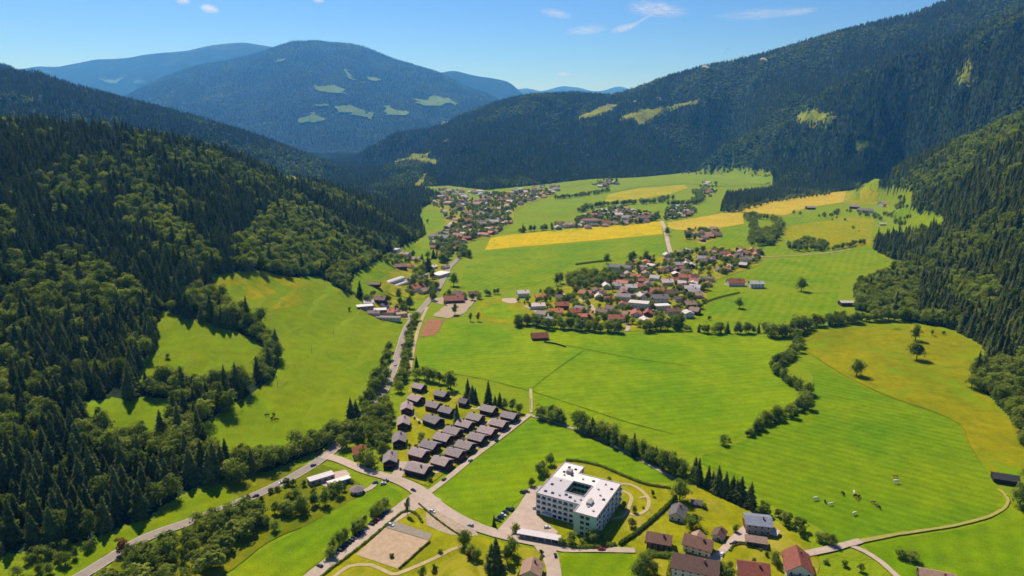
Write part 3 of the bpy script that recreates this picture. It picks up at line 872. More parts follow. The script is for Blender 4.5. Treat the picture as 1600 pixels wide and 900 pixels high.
BROAD_ZONES = [
 [(178,325),(210,305),(250,320),(290,360),(340,400),(345,420),(310,430),(280,420),(240,370),(200,350)],
 [(50,405),(100,400),(160,430),(230,460),(205,490),(150,470),(110,445),(60,430)],
 [(400,345),(440,315),(480,335),(520,365),(560,390),(610,405),(600,430),(560,455),(540,470),(500,440),(450,435),(420,425),(390,420),(360,400)],
 [(288,455),(310,448),(350,470),(400,490),(420,520),(440,570),(420,600),(400,590),(405,530),(360,505),(320,495),(290,475)],
 [(110,690),(200,650),(330,650),(345,700),(330,740),(230,730),(140,720)],
 [(355,720),(360,765),(560,680),(560,640),(470,670),(400,690)],
 [(0,330),(25,345),(35,380),(0,385)],
 [(1480,235),(1560,180),(1600,170),(1600,215),(1540,240),(1500,260)],
 [(1410,285),(1460,270),(1520,240),(1540,250),(1500,285),(1440,300),(1400,300)],
 [(1500,590),(1600,560),(1600,800),(1560,800),(1530,650)],
 [(1310,430),(1400,410),(1440,430),(1430,500),(1330,500)],
 [(1500,370),(1540,360),(1560,390),(1520,410)],
 [(1480,430),(1560,440),(1560,490),(1490,480)],
]
def forest_points():
    S, B, SF, BF = [], [], [], []
    bands = [(300, 800, 7.6), (800, 1400, 8.0), (1400, 2200, 9.0), (2200, 3000, 10.5), (3000, 4200, 13), (4200, 6400, 17)]
    for y0, y1, sp in bands:
        ys = np.arange(y0, y1, sp)
        xm = y1 * 1.02
        xs = np.arange(-xm, xm, sp)
        X, Y = np.meshgrid(xs, ys); X = X.ravel(); Y = Y.ravel()
        X = X + rng.uniform(-.42, .42, X.shape) * sp; Y = Y + rng.uniform(-.42, .42, Y.shape) * sp
        k = np.abs(X) < Y * 1.0 + 60; X, Y = X[k], Y[k]
        Z = tz(X, Y); px, py, d = project(X, Y, Z)
        k = (px > -140) & (px < 1740) & (py < 1000) & ~is_open(px, py) & seen(X, Y, Z)
        X, Y, Z, px, py = X[k], Y[k], Z[k], px[k], py[k]
        n1 = fbm(X / 90, Y / 90, 77, 3); n2 = fbm(X / 25, Y / 25, 78, 2)
        inz = np.zeros(X.shape, bool)
        for z in BROAD_ZONES: inz |= inpoly(px, py, z)
        pb = np.where(inz, .93, np.where(Y < 700, np.clip((n1 - .44) * 4.5, .12, .85), np.clip((n1 - .49) * 4.5, .07, .8)))
        n3 = fbm(X / 240, Y / 320, 79, 4)
        pb = np.where(Y > 2600, np.clip((n3 - .55) * 5, .02, .7), pb)
        isb = rng.random(X.shape) < pb
        thin = rng.random(X.shape) < np.where(n2 < .32, .65, .97); X, Y, Z, isb, px, py = X[thin], Y[thin], Z[thin], isb[thin], px[thin], py[thin]
        bz = inz[thin]
        n = len(X)
        s = rng.uniform(.72, 1.32, n) * (1 if y1 < 3000 else sp / 11)
        sz = s * rng.uniform(.9, 1.12, n)
        if y1 >= 3000: sz = rng.uniform(.75, 1.15, n)
        rz = rng.uniform(0, 6.28, n)
        lod = Y > 1500
        for tgt, m, kinds in ((S, ~isb & ~lod, 5), (B, isb & ~lod, 6), (SF, ~isb & lod, 3), (BF, isb & lod, 3)):
            ki = rng.integers(0, kinds, n)
            if kinds == 6: ki = np.where(bz & (rng.random(n) < .75), np.array([0, 2, 4])[ki % 3], ki)      # light green stands
            q = np.column_stack([X, Y, Z - .3, rz, s, sz, ki, px, py])[m]
            tgt.append(q)
    # scattered tall trees that still show on the blue mountain
    X, Y = np.meshgrid(np.arange(-9000, 3000, 40.), np.arange(7200, 13300, 40.)); X = X.ravel(); Y = Y.ravel()
    X = X + rng.uniform(-18, 18, X.shape); Y = Y + rng.uniform(-18, 18, Y.shape); Z = tz(X, Y); px, py, d = project(X, Y, Z)
    inp = np.zeros(X.shape, bool)
    for p in C_PATCH: inp |= inpoly(px, py, p)
    k = (px > 40) & (px < 880) & seen(X, Y, Z) & (~inp | (rng.random(X.shape) < .22)) & (rng.random(X.shape) < .35 + .6 * fbm(X / 300, Y / 300, 91, 3))
    X, Y, Z, px, py = X[k], Y[k], Z[k], px[k], py[k]; n = len(X); s = rng.uniform(1.0, 1.7, n)
    isb = fbm(X / 400, Y / 400, 92, 3) > .58
    for tgt, m in ((SF, ~isb), (BF, isb)):
        tgt.append(np.column_stack([X, Y, Z - .5, rng.uniform(0, 6.28, n), s * 1.3, s, rng.integers(0, 3, n), px, py])[m])
    return [np.vstack(t) for t in (S, B, SF, BF)]
FS, FB, FSF, FBF = forest_points()

# ------------------------------------------------------------------ single trees, rows and hedges in the valley
TREES = []      # x, y, z, rot, sxy, sz, kind ('s','b','p','r'), proto index, label, group
def tree_at(kind, xy, h, label, group=None, idx=None, fat=1.0):
    protos = {'s': SPR, 'b': BRO, 'p': SHR, 'r': BRO}[kind]
    i = random.randrange(len(protos)) if idx is None else idx
    sz = h / protos[i][2]
    TREES.append((xy[0], xy[1], float(tz(xy[0], xy[1])) - .25, random.uniform(0, 6.28), sz * fat * random.uniform(.92, 1.08), sz, kind, i, label, group))

def T(kind, px, py, h, label, group=None, idx=None, fat=1.0):
    tree_at(kind, hit(px, py), h, label, group, idx, fat)

def row(label, group, pts, sp, hr, kinds='b', jit=1.5, fat=1.0, rows=1):
    P = spline([hit(*p) for p in pts], 1.0)
    d = np.concatenate([[0], np.cumsum(np.linalg.norm(np.diff(P, axis=0), axis=1))])
    s = random.uniform(0, sp * .5)
    while s < d[-1]:
        for r in range(rows):
            q = np.array([np.interp(s, d, P[:, 0]), np.interp(s, d, P[:, 1])]) + np.array([random.gauss(0, jit), random.gauss(0, jit) + r * sp * .9])
            tree_at(random.choice(kinds), q, random.uniform(*hr), label, group, fat=fat)
        s += sp * random.uniform(.75, 1.3)

def fill(label, group, poly, sp, hr, kinds='b', fat=1.0, avoid=()):
    c = np.array([hit(*p)[:2] for p in poly]); lo, hi = c.min(0), c.max(0)
    for y in np.arange(lo[1], hi[1], sp):
        for x in np.arange(lo[0], hi[0], sp):
            q = np.array([x + random.uniform(-.4, .4) * sp, y + random.uniform(-.4, .4) * sp])
            if inpoly(np.array([q[0]]), np.array([q[1]]), c)[0] and all(np.hypot(*(q - a[:2])) > a[2] for a in avoid):
                tree_at(random.choice(kinds), q, random.uniform(*hr), label, group, fat=fat)

# roadside, left
T('s',549,664,25,'tall dark spruce at the road bend beside the left meadow', idx=0)
T('s',557,660,21,'shorter dark spruce just right of the tall roadside spruce', idx=3)
row('leafy tree in the clump above the main road','clump beside the main road',[(568,648),(578,630),(588,612),(600,590)],6.5,(13,19),'b',2.5)
row('small leafy tree at the top of the roadside clump','top of the roadside clump',[(602,578),(604,562),(608,548)],6.5,(9,13),'b',2)
row('leafy tree between main road and dirt path','trees between road and path',[(648,500),(641,528),(635,558),(630,588),(622,615)],6.0,(9,14),'b',1.8)
row('leafy tree on the road verge beside the nursery buildings','verge trees near the nursery',[(672,462),(680,450),(676,472)],8,(10,15),'b',1.5)
T('b',709,447,22,'large dark round tree on the main road verge below the far village',idx=5)
fill('leafy tree in the grove west of the dark-roofed chalets','grove west of the chalets',[(524,706),(560,676),(602,636),(614,650),(606,690),(596,728),(572,735),(548,722)],6.2,(9,16),'b',avoid=[(*hit(563,708)[:2],15),(*hit(596,728)[:2],8)])
# chalet village
row('leafy tree in the row behind the chalet village','row behind the chalets',[(648,590),(668,594),(688,598),(700,606)],7,(11,16),'b',1.5)
T('b',704,610,20,'big dark leafy tree behind the chalets',idx=1)
for a in ((731,624,21),(738,628,17),(743,629,15)): T('s',*a,'dark spruce in the trio behind the chalets','spruce trio behind the chalets')
T('s',763,633,24,'tallest spruce behind the right end of the chalets',idx=2)
T('s',651,582,18,'slim dark spruce beside the dirt path above the chalets',idx=4)
row('tree in the row at the right end of the chalet village','right end of the chalet row',[(776,634),(790,640),(806,645),(818,648)],6,(8,15),'bbs',1.5)
T('s',714,664,20,'tall dark spruce standing among the chalets',idx=2)
T('b',658,690,9,'small leafy tree on the chalet lawn',idx=4)
for a in ((640,700),(648,655),(700,640),(735,655),(682,708),(665,722),(752,668)): T('p',*a,random.uniform(2.5,4.5),'small garden bush between the chalets','bushes between the chalets')
# stream row
row('leafy tree in the stream-side row behind the hotel','stream-side leafy row',[(846,656),(862,660),(882,665)],6,(9,14),'b',2,rows=2)
row('leafy tree in the stream-side row behind the hotel','stream-side leafy row',[(898,672),(930,684),(965,700),(1000,716),(1030,732),(1060,746),(1082,752)],6.0,(11,18),'bbbs',2.2,rows=2)
for i,a in enumerate(((1091,757,21),(1106,763,18),(1113,767,16),(1121,770,21),(1133,775,19),(1144,780,18),(1150,784,17),(1157,786,20),(1172,793,19))):
    T('s',*a,['first','second','third','fourth','fifth','sixth','seventh','eighth','ninth'][i]+' from the left in the spruce row right of the hotel','spruce row right of the hotel',fat=.95)
row('dark shrub in the hedgerow between the houses and the cow pasture','hedgerow below the pasture',[(1182,797),(1205,808),(1235,824),(1262,838),(1286,847),(1306,852)],5,(5,9),'bp',1.6)
# meandering hedge
row('leafy tree in the winding hedge between the two big meadows','winding meadow hedge',[(1246,522),(1246,545),(1232,562),(1213,575),(1218,588),(1240,604),(1262,620),(1260,632),(1238,645),(1216,655),(1190,668),(1166,682)],4.6,(8,14),'b',2.2)
row('low shrub filling the winding hedge between the two big meadows','shrubs of the winding hedge',[(1246,530),(1232,562),(1213,575),(1218,588),(1240,604),(1262,620),(1260,632),(1238,645),(1216,655),(1190,668),(1166,682)],4.5,(3,6),'p',1.5)
T('b',1130,695,10,'lone small tree at the end of the winding meadow hedge',idx=4); T('p',1139,690,3.5,'low bush just right of the lone small tree')
# village edge
row('leafy tree in the row along the near edge of the village','near edge of the village',[(806,512),(822,508),(850,512),(880,515),(905,517),(940,520),(975,522)],6.5,(10,16),'b',2,rows=2)
row('leafy tree in the row along the near edge of the village','near edge of the village',[(1005,520),(1030,517),(1050,515),(1062,505)],6.5,(11,18),'b',2.5,rows=2)
row('leafy tree in the hedge between meadow and village pasture','meadow hedge right of the village',[(1076,518),(1110,521),(1150,521),(1195,521)],4.6,(5,16),'bbbsp',2.6)
row('large leafy tree where the two meadow hedges meet','meeting of the hedges',[(1202,528),(1225,527),(1250,520),(1262,514)],6.5,(13,20),'b',2.5,rows=2)
row('leafy tree in the hedge above the yellow flower meadow','hedge above the flower meadow',[(1268,512),(1300,509),(1330,506),(1362,503),(1400,501),(1440,503)],6.5,(9,17),'b',2.5,rows=2)
# isolated
T('b',1338,587,18,'round lone tree in the middle of the yellow flower meadow',idx=5,fat=1.15)
T('b',1432,562,22,'nearer of the two big trees standing together in the flower meadow',idx=5,fat=.95)
T('b',1430,532,20,'farther of the two big trees standing together in the flower meadow',idx=1)
T('b',1456,524,9,'small tree at the upper edge of the flower meadow',idx=3); T('p',1474,523,5,'low bush at the upper edge of the flower meadow')
T('b',1155,482,16,'lone tree in the pasture right of the village',idx=5); T('p',1108,500,6,'dark bush in the pasture right of the village')
T('b',1252,455,22,'big lone tree at the roadside right of the village',idx=5)
T('b',262,560,6,'tiny lone tree on the small left meadow',idx=4)
T('b',735,502,13,'left of two slim trees beside the dirt plot',idx=3,fat=.8); T('b',747,502,14,'right of two slim trees beside the dirt plot',idx=3,fat=.8)
T('b',711,492,18,'dark tree in front of the red-roofed farmhouse',idx=3)
T('b',1408,872,7,'left bush of the pair in the lower right meadow',idx=4,fat=1.3); T('b',1424,876,7,'right bush of the pair in the lower right meadow',idx=2,fat=1.3)
T('s',463,273,20,'single spruce on the hilltop meadow skyline')
T('b',1593,790,17,'broad tree beside the dark barn at the right edge',idx=5,fat=1.15); T('b',1610,760,18,'tree behind the dark barn at the right edge',idx=5)
for a in ((1518,606,15),(1532,612,14),(1548,618,15),(1566,626,17),(1583,648,18),(1592,668,18),(1604,650,20),(1572,606,18),(1590,622,20)): T('b',*a,'leafy tree at the forest edge right of the flower meadow','right forest edge trees')
for a in ((1288,335,9),(1300,345,9),(1240,335,14),(1250,336,12),(1307,342,8),(1333,358,10),(1320,345,9),(1342,362,4)): T('b',*a,'small tree around the upper right farm fields','trees of the upper right fields')
T('b',668,349,14,'lone tree in the meadow left of the far village'); T('s',817,363,24,'slim tree at the edge of the rape field')
T('b',1042,368,20,'round tree beside the straight village lane',idx=5)
for a in ((870,446),(876,443),(985,412),(990,408),(948,412),(1009,410)): T('b',*a,random.uniform(19,24),'tall dark tree among the village roofs','tall village trees',idx=1)
fill('leafy tree in the thicket above the village','thicket above the village',[(880,440),(905,432),(955,430),(965,445),(920,450),(890,450)],9,(12,18),'b')
# lower left thickets
fill('leafy tree in the thicket between main road and lower meadow','lower left thicket',[(150,930),(205,872),(300,832),(345,808),(398,795),(420,808),(392,842),(345,876),(300,920),(230,965)],6.8,(7,14),'bbbp')
row('shrub on the strip below the main road','strip below the main road',[(345,805),(400,785),(445,762),(470,755)],6,(3,6),'p',2)
row('dark tree in the belt above the lower meadow','belt above the lower meadow',[(405,838),(435,812),(462,800),(485,795)],6,(7,13),'b',3,rows=2)
T('b',508,790,13,'dark tree nearest the white containers',idx=1); T('b',530,776,12,'dark tree between the containers and the round hut',idx=1); T('b',472,795,10,'bush left of the container trees',idx=4)
T('p',475,760,5,'bush at the left end of the white container'); T('p',550,755,3,'bush behind the round hut')
fill('round bush in the clump left of the main road','clump left of the main road',[(5,925),(30,880),(80,858),(140,856),(140,868),(90,890),(50,920)],7,(6,10),'b')
T('r',191,866,13,'rusty red topped tree beside the main road',idx=0)
row('leafy tree lining the car park','car park trees',[(512,872),(522,862),(535,850),(548,840)],3.9,(8,10),'b',.6)
row('leafy tree lining the car park','car park trees',[(552,836),(564,828),(575,820)],3.9,(8,10),'b',.6)
row('leafy tree lining the car park','car park trees',[(584,812),(594,803),(604,796)],3.9,(8,10),'b',.6)
for a in ((725,856,12),(736,870,9),(745,876,8),(800,868,13),(792,880,14),(660,905,9),(680,902,9)): T('b',*a,'leafy tree in the park at the bottom of the picture','park trees')
T('s',775,893,22,'tall conifer in the park below the hotel road',fat=1.25); T('s',768,890,17,'shorter conifer left of the tall park conifer',fat=1.2)
T('r',733,874,5,'dark red bush in the park',idx=4); T('p',688,865,3.2,'round bush beside the park path'); T('p',612,872,3,'round dark bush left of the sand court')
T('b',637,806,15,'tall slender tree at the car park entrance',idx=3,fat=.5)
T('s',772,822,9,'narrow dark conifer beside the hotel car park',fat=.6)
# hotel
for a in ((860,727,10),(842,744,11),(846,738,10),(830,760,7),(853,744,7)): T('b',*a,'leafy tree behind the left wing of the hotel','trees behind the hotel')
T('b',1062,782,16,'big dark tree at the corner of the hotel garden',idx=5)
for a in ((952,754,5),(1020,776,6),(975,795,6),(991,802,6),(988,824,7),(960,800,3),(1005,795,2.5)): T('b',*a,'small tree in the hotel garden','small trees of the hotel garden')
for a in ((893,850,9),(926,846,9),(940,842,7),(879,852,6),(910,852,5)): T('b',*a,'dark bush in front of the hotel wing','bushes in front of the hotel')
T('b',805,832,7,'dark tree at the left end of the long white roof',idx=4)
# lower right gardens
T('b',1082,826,11,'broad tree on the lawn between the grey-roofed houses',idx=2,fat=1.1); T('b',1149,832,6,'small tree left of the blue-roofed house')
for a in ((1003,892,12),(1012,880,9),(1022,898,9),(998,905,11)): T('b',*a,'garden tree at the left of the big brown-roofed house','trees left of the brown-roofed house')
for a in ((1125,898,9),(1136,906,10),(1140,890,6),(1178,880,4),(1211,880,8),(1214,888,7),(1198,870,4),(1232,862,3)): T('b',*a,'garden tree between the houses at lower right','trees between the lower right houses')
for a in ((1320,885,4),(1345,893,5),(1290,880,3)): T('p',*a,4,'shrub on the bank below the farm track','shrubs below the farm track') if False else T('p',a[0],a[1],a[2],'shrub on the bank below the farm track','shrubs below the farm track')
T('p',1063,760,3,'bush beside the garden shed'); T('p',1100,795,4,'bush below the garden shed')
T('b',846,868,5,'small tree beside the lane junction',idx=3)
# woods in the middle distance
fill('tree in the wood right of the far village','wood right of the far village',[(1125,330),(1135,305),(1180,300),(1230,306),(1180,318),(1145,330)],13,(18,26),'ss')
row('leafy tree in the loose belt above the right hamlet','belt above the right hamlet',[(1172,382),(1178,366),(1176,350),(1168,340),(1186,342),(1208,346),(1218,358),(1208,372),(1196,382)],9,(12,24),'b',5)
fill('leafy tree in the belt below the olive field','belt below the olive field',[(1222,388),(1260,376),(1295,382),(1290,392),(1250,394)],11,(10,16),'b')
row('leafy tree in the belt below the olive field','belt below the olive field',[(1295,392),(1325,386),(1352,380)],9,(7,14),'b',3)
row('leafy tree beside the upper right farm','trees at the upper right farm',[(1280,340),(1300,338),(1310,332),(1350,335),(1375,345)],12,(9,14),'b',5)
row('tree in the far windbreak between fields','far windbreak',[(905,332),(925,326),(950,322),(985,320),(1020,318),(1048,312)],13,(14,20),'b',6,rows=2)
row('tree in the far windbreak between fields','far windbreak',[(1045,322),(1080,320),(1095,312),(1085,300)],13,(14,20),'b',6,rows=2)
row('tree in the far windbreak between fields','far windbreak',[(870,312),(900,308),(940,302),(950,298)],13,(12,18),'b',5,rows=2)
row('hedge tree beside the rape field','rape field hedge',[(810,364),(830,362),(848,360),(862,356)],12,(10,18),'b',4)
row('roadside tree by the valley road bend','valley road bend trees',[(690,412),(698,404),(692,396),(726,398),(732,404)],9,(12,18),'b',4,rows=2)
row('tree in the row left of the nursery','row above the nursery',[(640,402),(655,404),(672,404),(688,402)],9,(12,20),'bs',3)
T('s',669,424,28,'big dark conifer above the white nursery roofs',idx=1,fat=1.3); T('b',676,436,16,'dark tree in front of the white nursery roofs')
T('b',623,468,18,'dark tree beside the builders yard',idx=1); T('b',640,482,18,'round dark tree right of the builders yard',idx=5); T('b',546,486,6,'small shrub on the meadow edge of the builders yard')
row('tree around the upper right farm buildings','trees around the upper right farm',[(1345,338),(1365,338),(1400,330),(1412,324),(1404,316),(1395,340),(1420,345)],13,(9,16),'bbs',6)
fill('spruce in the copse at the right farm','copse above the right forest edge',[(1426,304),(1500,300),(1500,322),(1432,325)],16,(16,24),'ss')
row('dark leafy tree in the belt between left meadow and main road','belt between meadow and road',[(362,745),(400,732),(440,722),(480,708),(515,694),(545,676)],5.5,(9,15),'b',3,rows=2)
row('small spruce in the hedge below the small left meadow','hedge below the small left meadow',[(200,612),(240,612),(290,610),(330,612),(372,606)],4.5,(6,11),'ssb',1.5)
row('big dark tree at the tip of the left forest','tip of the left forest',[(300,655),(330,648),(355,640),(290,640)],7,(14,20),'sb',3)
row('tree beside the nursery halls','trees around the nursery',[(600,412),(625,408),(650,412),(668,418),(645,446),(672,448),(640,460)],9,(9,16),'b',4)
row('tree around the builders yard','trees around the builders yard',[(568,474),(584,466),(612,474),(628,478),(638,488),(620,484)],8,(8,14),'b',3)
row('tree around the red-roofed farm','trees around the red-roofed farm',[(695,478),(700,462),(728,470),(745,468),(752,464),(785,458)],9,(7,12),'b',3)
row('leafy tree on the lawn below the storage halls','trees below the storage halls',[(490,782),(505,775),(520,772),(540,768)],6,(6,10),'b',2)
row('tree on the verge of the valley road','verge of the valley road',[(716,404),(722,396),(712,380),(700,384),(735,392)],9,(10,16),'b',4)
row('leafy tree at the front of the far conifer wood','front of the far conifer wood',[(1126,332),(1145,333),(1178,324),(1210,316),(1250,311),(1300,304)],15,(10,18),'b',5)
row('leafy tree at the top of the far right meadow','top of the far right meadow',[(1070,272),(1120,268),(1160,266),(1205,275)],18,(10,18),'b',8)
for a in ((626,735),(642,728),(660,740),(672,752),(650,700),(668,706),(690,716),(708,702),(724,690),(742,678),(700,668),(676,652),(724,636),(770,662),(790,655),(655,662),(640,668)): T('p',*a,random.uniform(2.5,4.5),'small garden bush between the chalets','bushes between the chalets')
fill('leafy tree in the clump below the loose belt','clump below the loose belt',[(1174,385),(1178,364),(1194,362),(1212,366),(1202,384)],12,(12,22),'b')

# ------------------------------------------------------------------ buildings
def roofmat(name, c, var=.3):
    if name in MATS: return MATS[name]
    m, nt, out = new_mat(name)
    tc = N(nt, 'ShaderNodeTexCoord'); oi = N(nt, 'ShaderNodeObjectInfo')
    f = noise_fac(nt, tc.outputs['Object'], .8, 5, .7)
    w = N(nt, 'ShaderNodeTexWave', i_Scale=1.1, i_Distortion=.6, bands_direction='Y'); nt.links.new(tc.outputs['Object'], w.inputs['Vector'])
    cc = mix(nt, 1.0, s2l(c), ramp(nt, f, [(.3, (1 - var,) * 3), (.7, (1 + var,) * 3)]), 'MULTIPLY')
    cc = mix(nt, 1.0, cc, ramp(nt, oi.outputs['Random'], [(0, (.74, .74, .78)), (.5, (1, .98, .97)), (1, (1.32, 1.22, 1.14))]), 'MULTIPLY')
    cc = mix(nt, .35, cc, mix(nt, 1.0, cc, ramp(nt, w.outputs['Fac'], [(0, (.7,) * 3), (1, (1.2,) * 3)]), 'MULTIPLY'))
    bsdf(nt, out, cc, .7, .3, w.outputs['Fac'], .3, .05)
    MATS[name] = m; return m
RF = {'dark': roofmat('slate_roof', (146, 132, 130)), 'grey': roofmat('grey_roof', (118, 110, 108)), 'brown': roofmat('brown_roof', (116, 86, 72)),
      'red': roofmat('red_roof', (150, 84, 64)), 'terra': roofmat('terracotta_roof', (176, 104, 70)), 'pale': roofmat('pale_roof', (196, 188, 182), .12),
      'blue': roofmat('bluegrey_roof', (112, 120, 136)), 'white': roofmat('white_roof', (214, 206, 204), .08), 'tan': roofmat('tan_roof', (150, 124, 104)),
      'black': roofmat('black_roof', (52, 50, 54))}
WL = {'white': plain('white_render', (214, 208, 198), .85, .2, .1, .5), 'cream': plain('cream_render', (206, 190, 160), .85, .2, .12, .5),
      'wood': plain('brown_timber', (96, 70, 52), .85, .1, .3, 1.2), 'darkwood': plain('dark_timber', (62, 50, 46), .85, .1, .3, 1.2),
      'mint': plain('mint_render', (176, 204, 176), .8, .2, .06, .5), 'palemint': plain('pale_mint_render', (222, 228, 218), .8, .2, .06, .5), 'grey': plain('grey_render', (160, 156, 152), .85, .2, .12, .5), 'wine': plain('wine_timber', (110, 58, 52), .85, .1, .3, 1.2)}
GLASS = plain('window_glass', (40, 48, 58), .12, .6, .15, 1.5)
FRAME = plain('window_frame', (225, 220, 212), .6, .3, .05)
WOODT = plain('balcony_wood', (112, 76, 50), .8, .1, .3, 2)
CHIM = plain('chimney_brick', (140, 104, 88), .9, .1, .3, 2)
CONC = plain('concrete', (176, 168, 158), .9, .1, .15, .6)

CACHE = {}
def boxmesh(name, x0, x1, y0, y1, z0, z1, mat):
    k = ('box', name, *[round(v, 2) for v in (x0, x1, y0, y1, z0, z1)], mat.name)
    if k in CACHE: return CACHE[k]
    V = [(x, y, z) for z in (z0, z1) for y in (y0, y1) for x in (x0, x1)]
    F = [(0, 2, 3, 1), (4, 5, 7, 6), (0, 1, 5, 4), (2, 6, 7, 3), (0, 4, 6, 2), (1, 3, 7, 5)]
    me = bpy.data.meshes.new(name); me.from_pydata(V, [], F); me.materials.append(mat); me.update(); CACHE[k] = me
    return me

def part(name, me, parent, loc=(0, 0, 0), rot=(0, 0, 0)):
    o = bpy.data.objects.new(name, me); col.objects.link(o); o.parent = parent; o.location = loc; o.rotation_euler = rot
    return o

def gable_wall(W, L, he, rise, mat):
    k = ('wall', W, L, he, rise, mat.name)
    if k in CACHE: return CACHE[k]
    w, l = W / 2, L / 2; z0 = -1.0
    V = [(-w, -l, z0), (w, -l, z0), (w, l, z0), (-w, l, z0), (-w, -l, he), (w, -l, he), (w, l, he), (-w, l, he), (0, -l, he + rise), (0, l, he + rise)]
    F = [(0, 1, 5, 8, 4), (2, 3, 7, 9, 6), (1, 2, 6, 5), (3, 0, 4, 7)]
    me = bpy.data.meshes.new('wall'); me.from_pydata(V, [], F); me.materials.append(mat); me.update(); CACHE[k] = me
    return me

def gable_roof(W, L, he, rise, mat, oh=.9, th=.28):
    k = ('roof', W, L, he, rise, mat.name, oh)
    if k in CACHE: return CACHE[k]
    w, l = W / 2, L / 2 + oh; sl = rise / w
    ex = w + oh; ez = he - oh * sl
    P = [(-ex, ez), (0, he + rise), (ex, ez), (ex, ez + th), (0, he + rise + th * 1.15), (-ex, ez + th)]
    V = [(x, y, z + .02) for y in (-l, l) for x, z in P]
    F = [(0, 1, 4, 5), (1, 2, 3, 4), (11, 10, 7, 6), (10, 9, 8, 7)] + [(i, i + 6, (i + 1) % 6 + 6, (i + 1) % 6) for i in range(6)]
    bm = bmesh.new(); vs = [bm.verts.new(v) for v in V]
    for f in F: bm.faces.new([vs[i] for i in f])
    bmesh.ops.recalc_face_normals(bm, faces=bm.faces)
    me = bpy.data.meshes.new('roof'); bm.to_mesh(me); bm.free(); me.materials.append(mat); CACHE[k] = me
    return me

def window_parts(root, W, L, he, nx, ny, floors, size=(1.1, 1.3), frame=True):
    """windows on the four sides: nx on gable ends, ny on long sides"""
    ww, wh = size
    gm = boxmesh('window', -ww / 2, ww / 2, -.04, .05, -wh / 2, wh / 2, GLASS)
    fm = boxmesh('frame', -ww / 2 - .1, ww / 2 + .1, -.03, .02, -wh / 2 - .1, wh / 2 + .1, FRAME)
    fh = he / floors
    for fl in range(floors):
        z = fl * fh + fh * .55
        for s in (-1, 1):
            for i in range(nx):
                x = (i + .5) / nx * W - W / 2
                w = part('window', gm, root, (x, s * (L / 2 + .02), z), (0, 0, 0 if s < 0 else math.pi))
                if frame: part('frame', fm, w)
            for i in range(ny):
                y = (i + .5) / ny * L - L / 2
                w = part('window', gm, root, (s * (W / 2 + .02), y, z), (0, 0, math.pi / 2 if s > 0 else -math.pi / 2))
                if frame: part('frame', fm, w)

def house(px, py, W, L, he, rise, ang, wall, roof, label, group=None, cat='house', name='house', win=None, chimney=True, balcony=False, xy=None, door=False, frame=False, oh=.9):
    p = hit(px, py) if xy is None else np.array([xy[0], xy[1], float(tz(*xy))])
    r = empty(name, p, R(ang) - math.pi / 2)          # ang: direction of the ridge, degrees from +X
    tag(r, label, cat, group)
    part('wall', gable_wall(W, L, he, rise, WL[wall]), r)
    rf = part('roof', gable_roof(W, L, he, rise, RF[roof], oh), r)
    if chimney: part('chimney', boxmesh('chimney', -.45, .45, -.45, .45, 0, 1.9, CHIM), rf, (W * .14, L * .2, he + rise * .72))
    if win: window_parts(r, W, L, he, *win, frame=frame)
    if balcony:
        b = part('balcony', boxmesh('balcony', -W * .42, W * .42, -1.3, 0, -.12, .05, WOODT), r, (0, -L / 2, he * .52))
        part('railing', boxmesh('railing', -W * .42, W * .42, -1.32, -1.24, .05, 1.0, WOODT), b)
    if door: part('door', boxmesh('door', -.5, .5, -.05, .06, 0, 2.1, WOODT), r, (W * .2, -L / 2 - .03, 0))
    return r

HOUSES = []
def H_(px, py, W, L, he, rise, ang, wall, roof, label, group=None, **kw):
    o = house(px, py, W, L, he, rise, ang, wall, roof, label, group, **kw)
    HOUSES.append((o.location.x, o.location.y, max(W, L) * .62))
    return o

# ---- chalet village
def z1(x, y): return 590 + x / 4.7375, 580 + y / 4.7375
LANE = 61.0
ORD = ['first', 'second', 'third', 'fourth', 'fifth', 'sixth', 'seventh', 'eighth']
def chalet(zx, zy, W, L, ang, label, roof='dark'):
    x, y = z1(zx, zy)
    r = H_(x, y + 8, W, L, 4.6, 2.3, ang, 'wine' if random.random() < .35 else 'darkwood', roof, label, 'dark-roofed holiday chalets', name='chalet', cat='chalet', win=(2, 2, 2), balcony=True, door=True, oh=.8)
    part('terrace', boxmesh('terrace', -W * .45, W * .45, -3.2, 0, -.3, .22, WOODT), r, (0, -L / 2, 0))
for i, (a, b) in enumerate(((475,668),(575,604),(650,548),(740,488),(815,438),(900,383),(978,326))):
    chalet(a, b, 10.6, 11.8, LANE - 90 + 180, ORD[i] + ' chalet from the left in the row along the green field')
for i, (a, b) in enumerate(((308,604),(390,546),(487,490),(560,440),(648,388),(725,338),(825,276))):
    chalet(a, b, 10.6, 11.8, LANE - 90 + 180, ORD[i] + ' chalet from the left in the middle row of the chalet village')
for i, (a, b) in enumerate(((305,718),)): chalet(a, b, 11.5, 15.5, LANE - 90 + 4, 'largest dark chalet at the corner by the road junction')
for i, (a, b) in enumerate(((217,262),(192,372),(162,498),(95,646))):
    chalet(a, b, 9, 14, 97, ['farthest', 'second farthest', 'second nearest', 'nearest'][i] + ' chalet in the left column beside the grove', 'dark')
chalet(310,108,9.5,10,LANE+90,'farthest chalet at the top left of the chalet village')
chalet(287,196,10,12,LANE+82,'chalet below the farthest one at the top left of the chalet village')
chalet(475,164,9.5,10.5,LANE+90,'chalet in the back row beside the dark spruce trio')
chalet(418,246,10,11,LANE+90,'left chalet of the pair in the centre of the chalet village')
chalet(516,286,10,11,LANE+90,'right chalet of the pair beside the tall spruce')
chalet(415,356,11,14,LANE+80,'long chalet on the lawn in the centre of the chalet village','grey')
chalet(640,220,7,7,LANE+90,'small chalet alone in the back of the chalet village','grey')

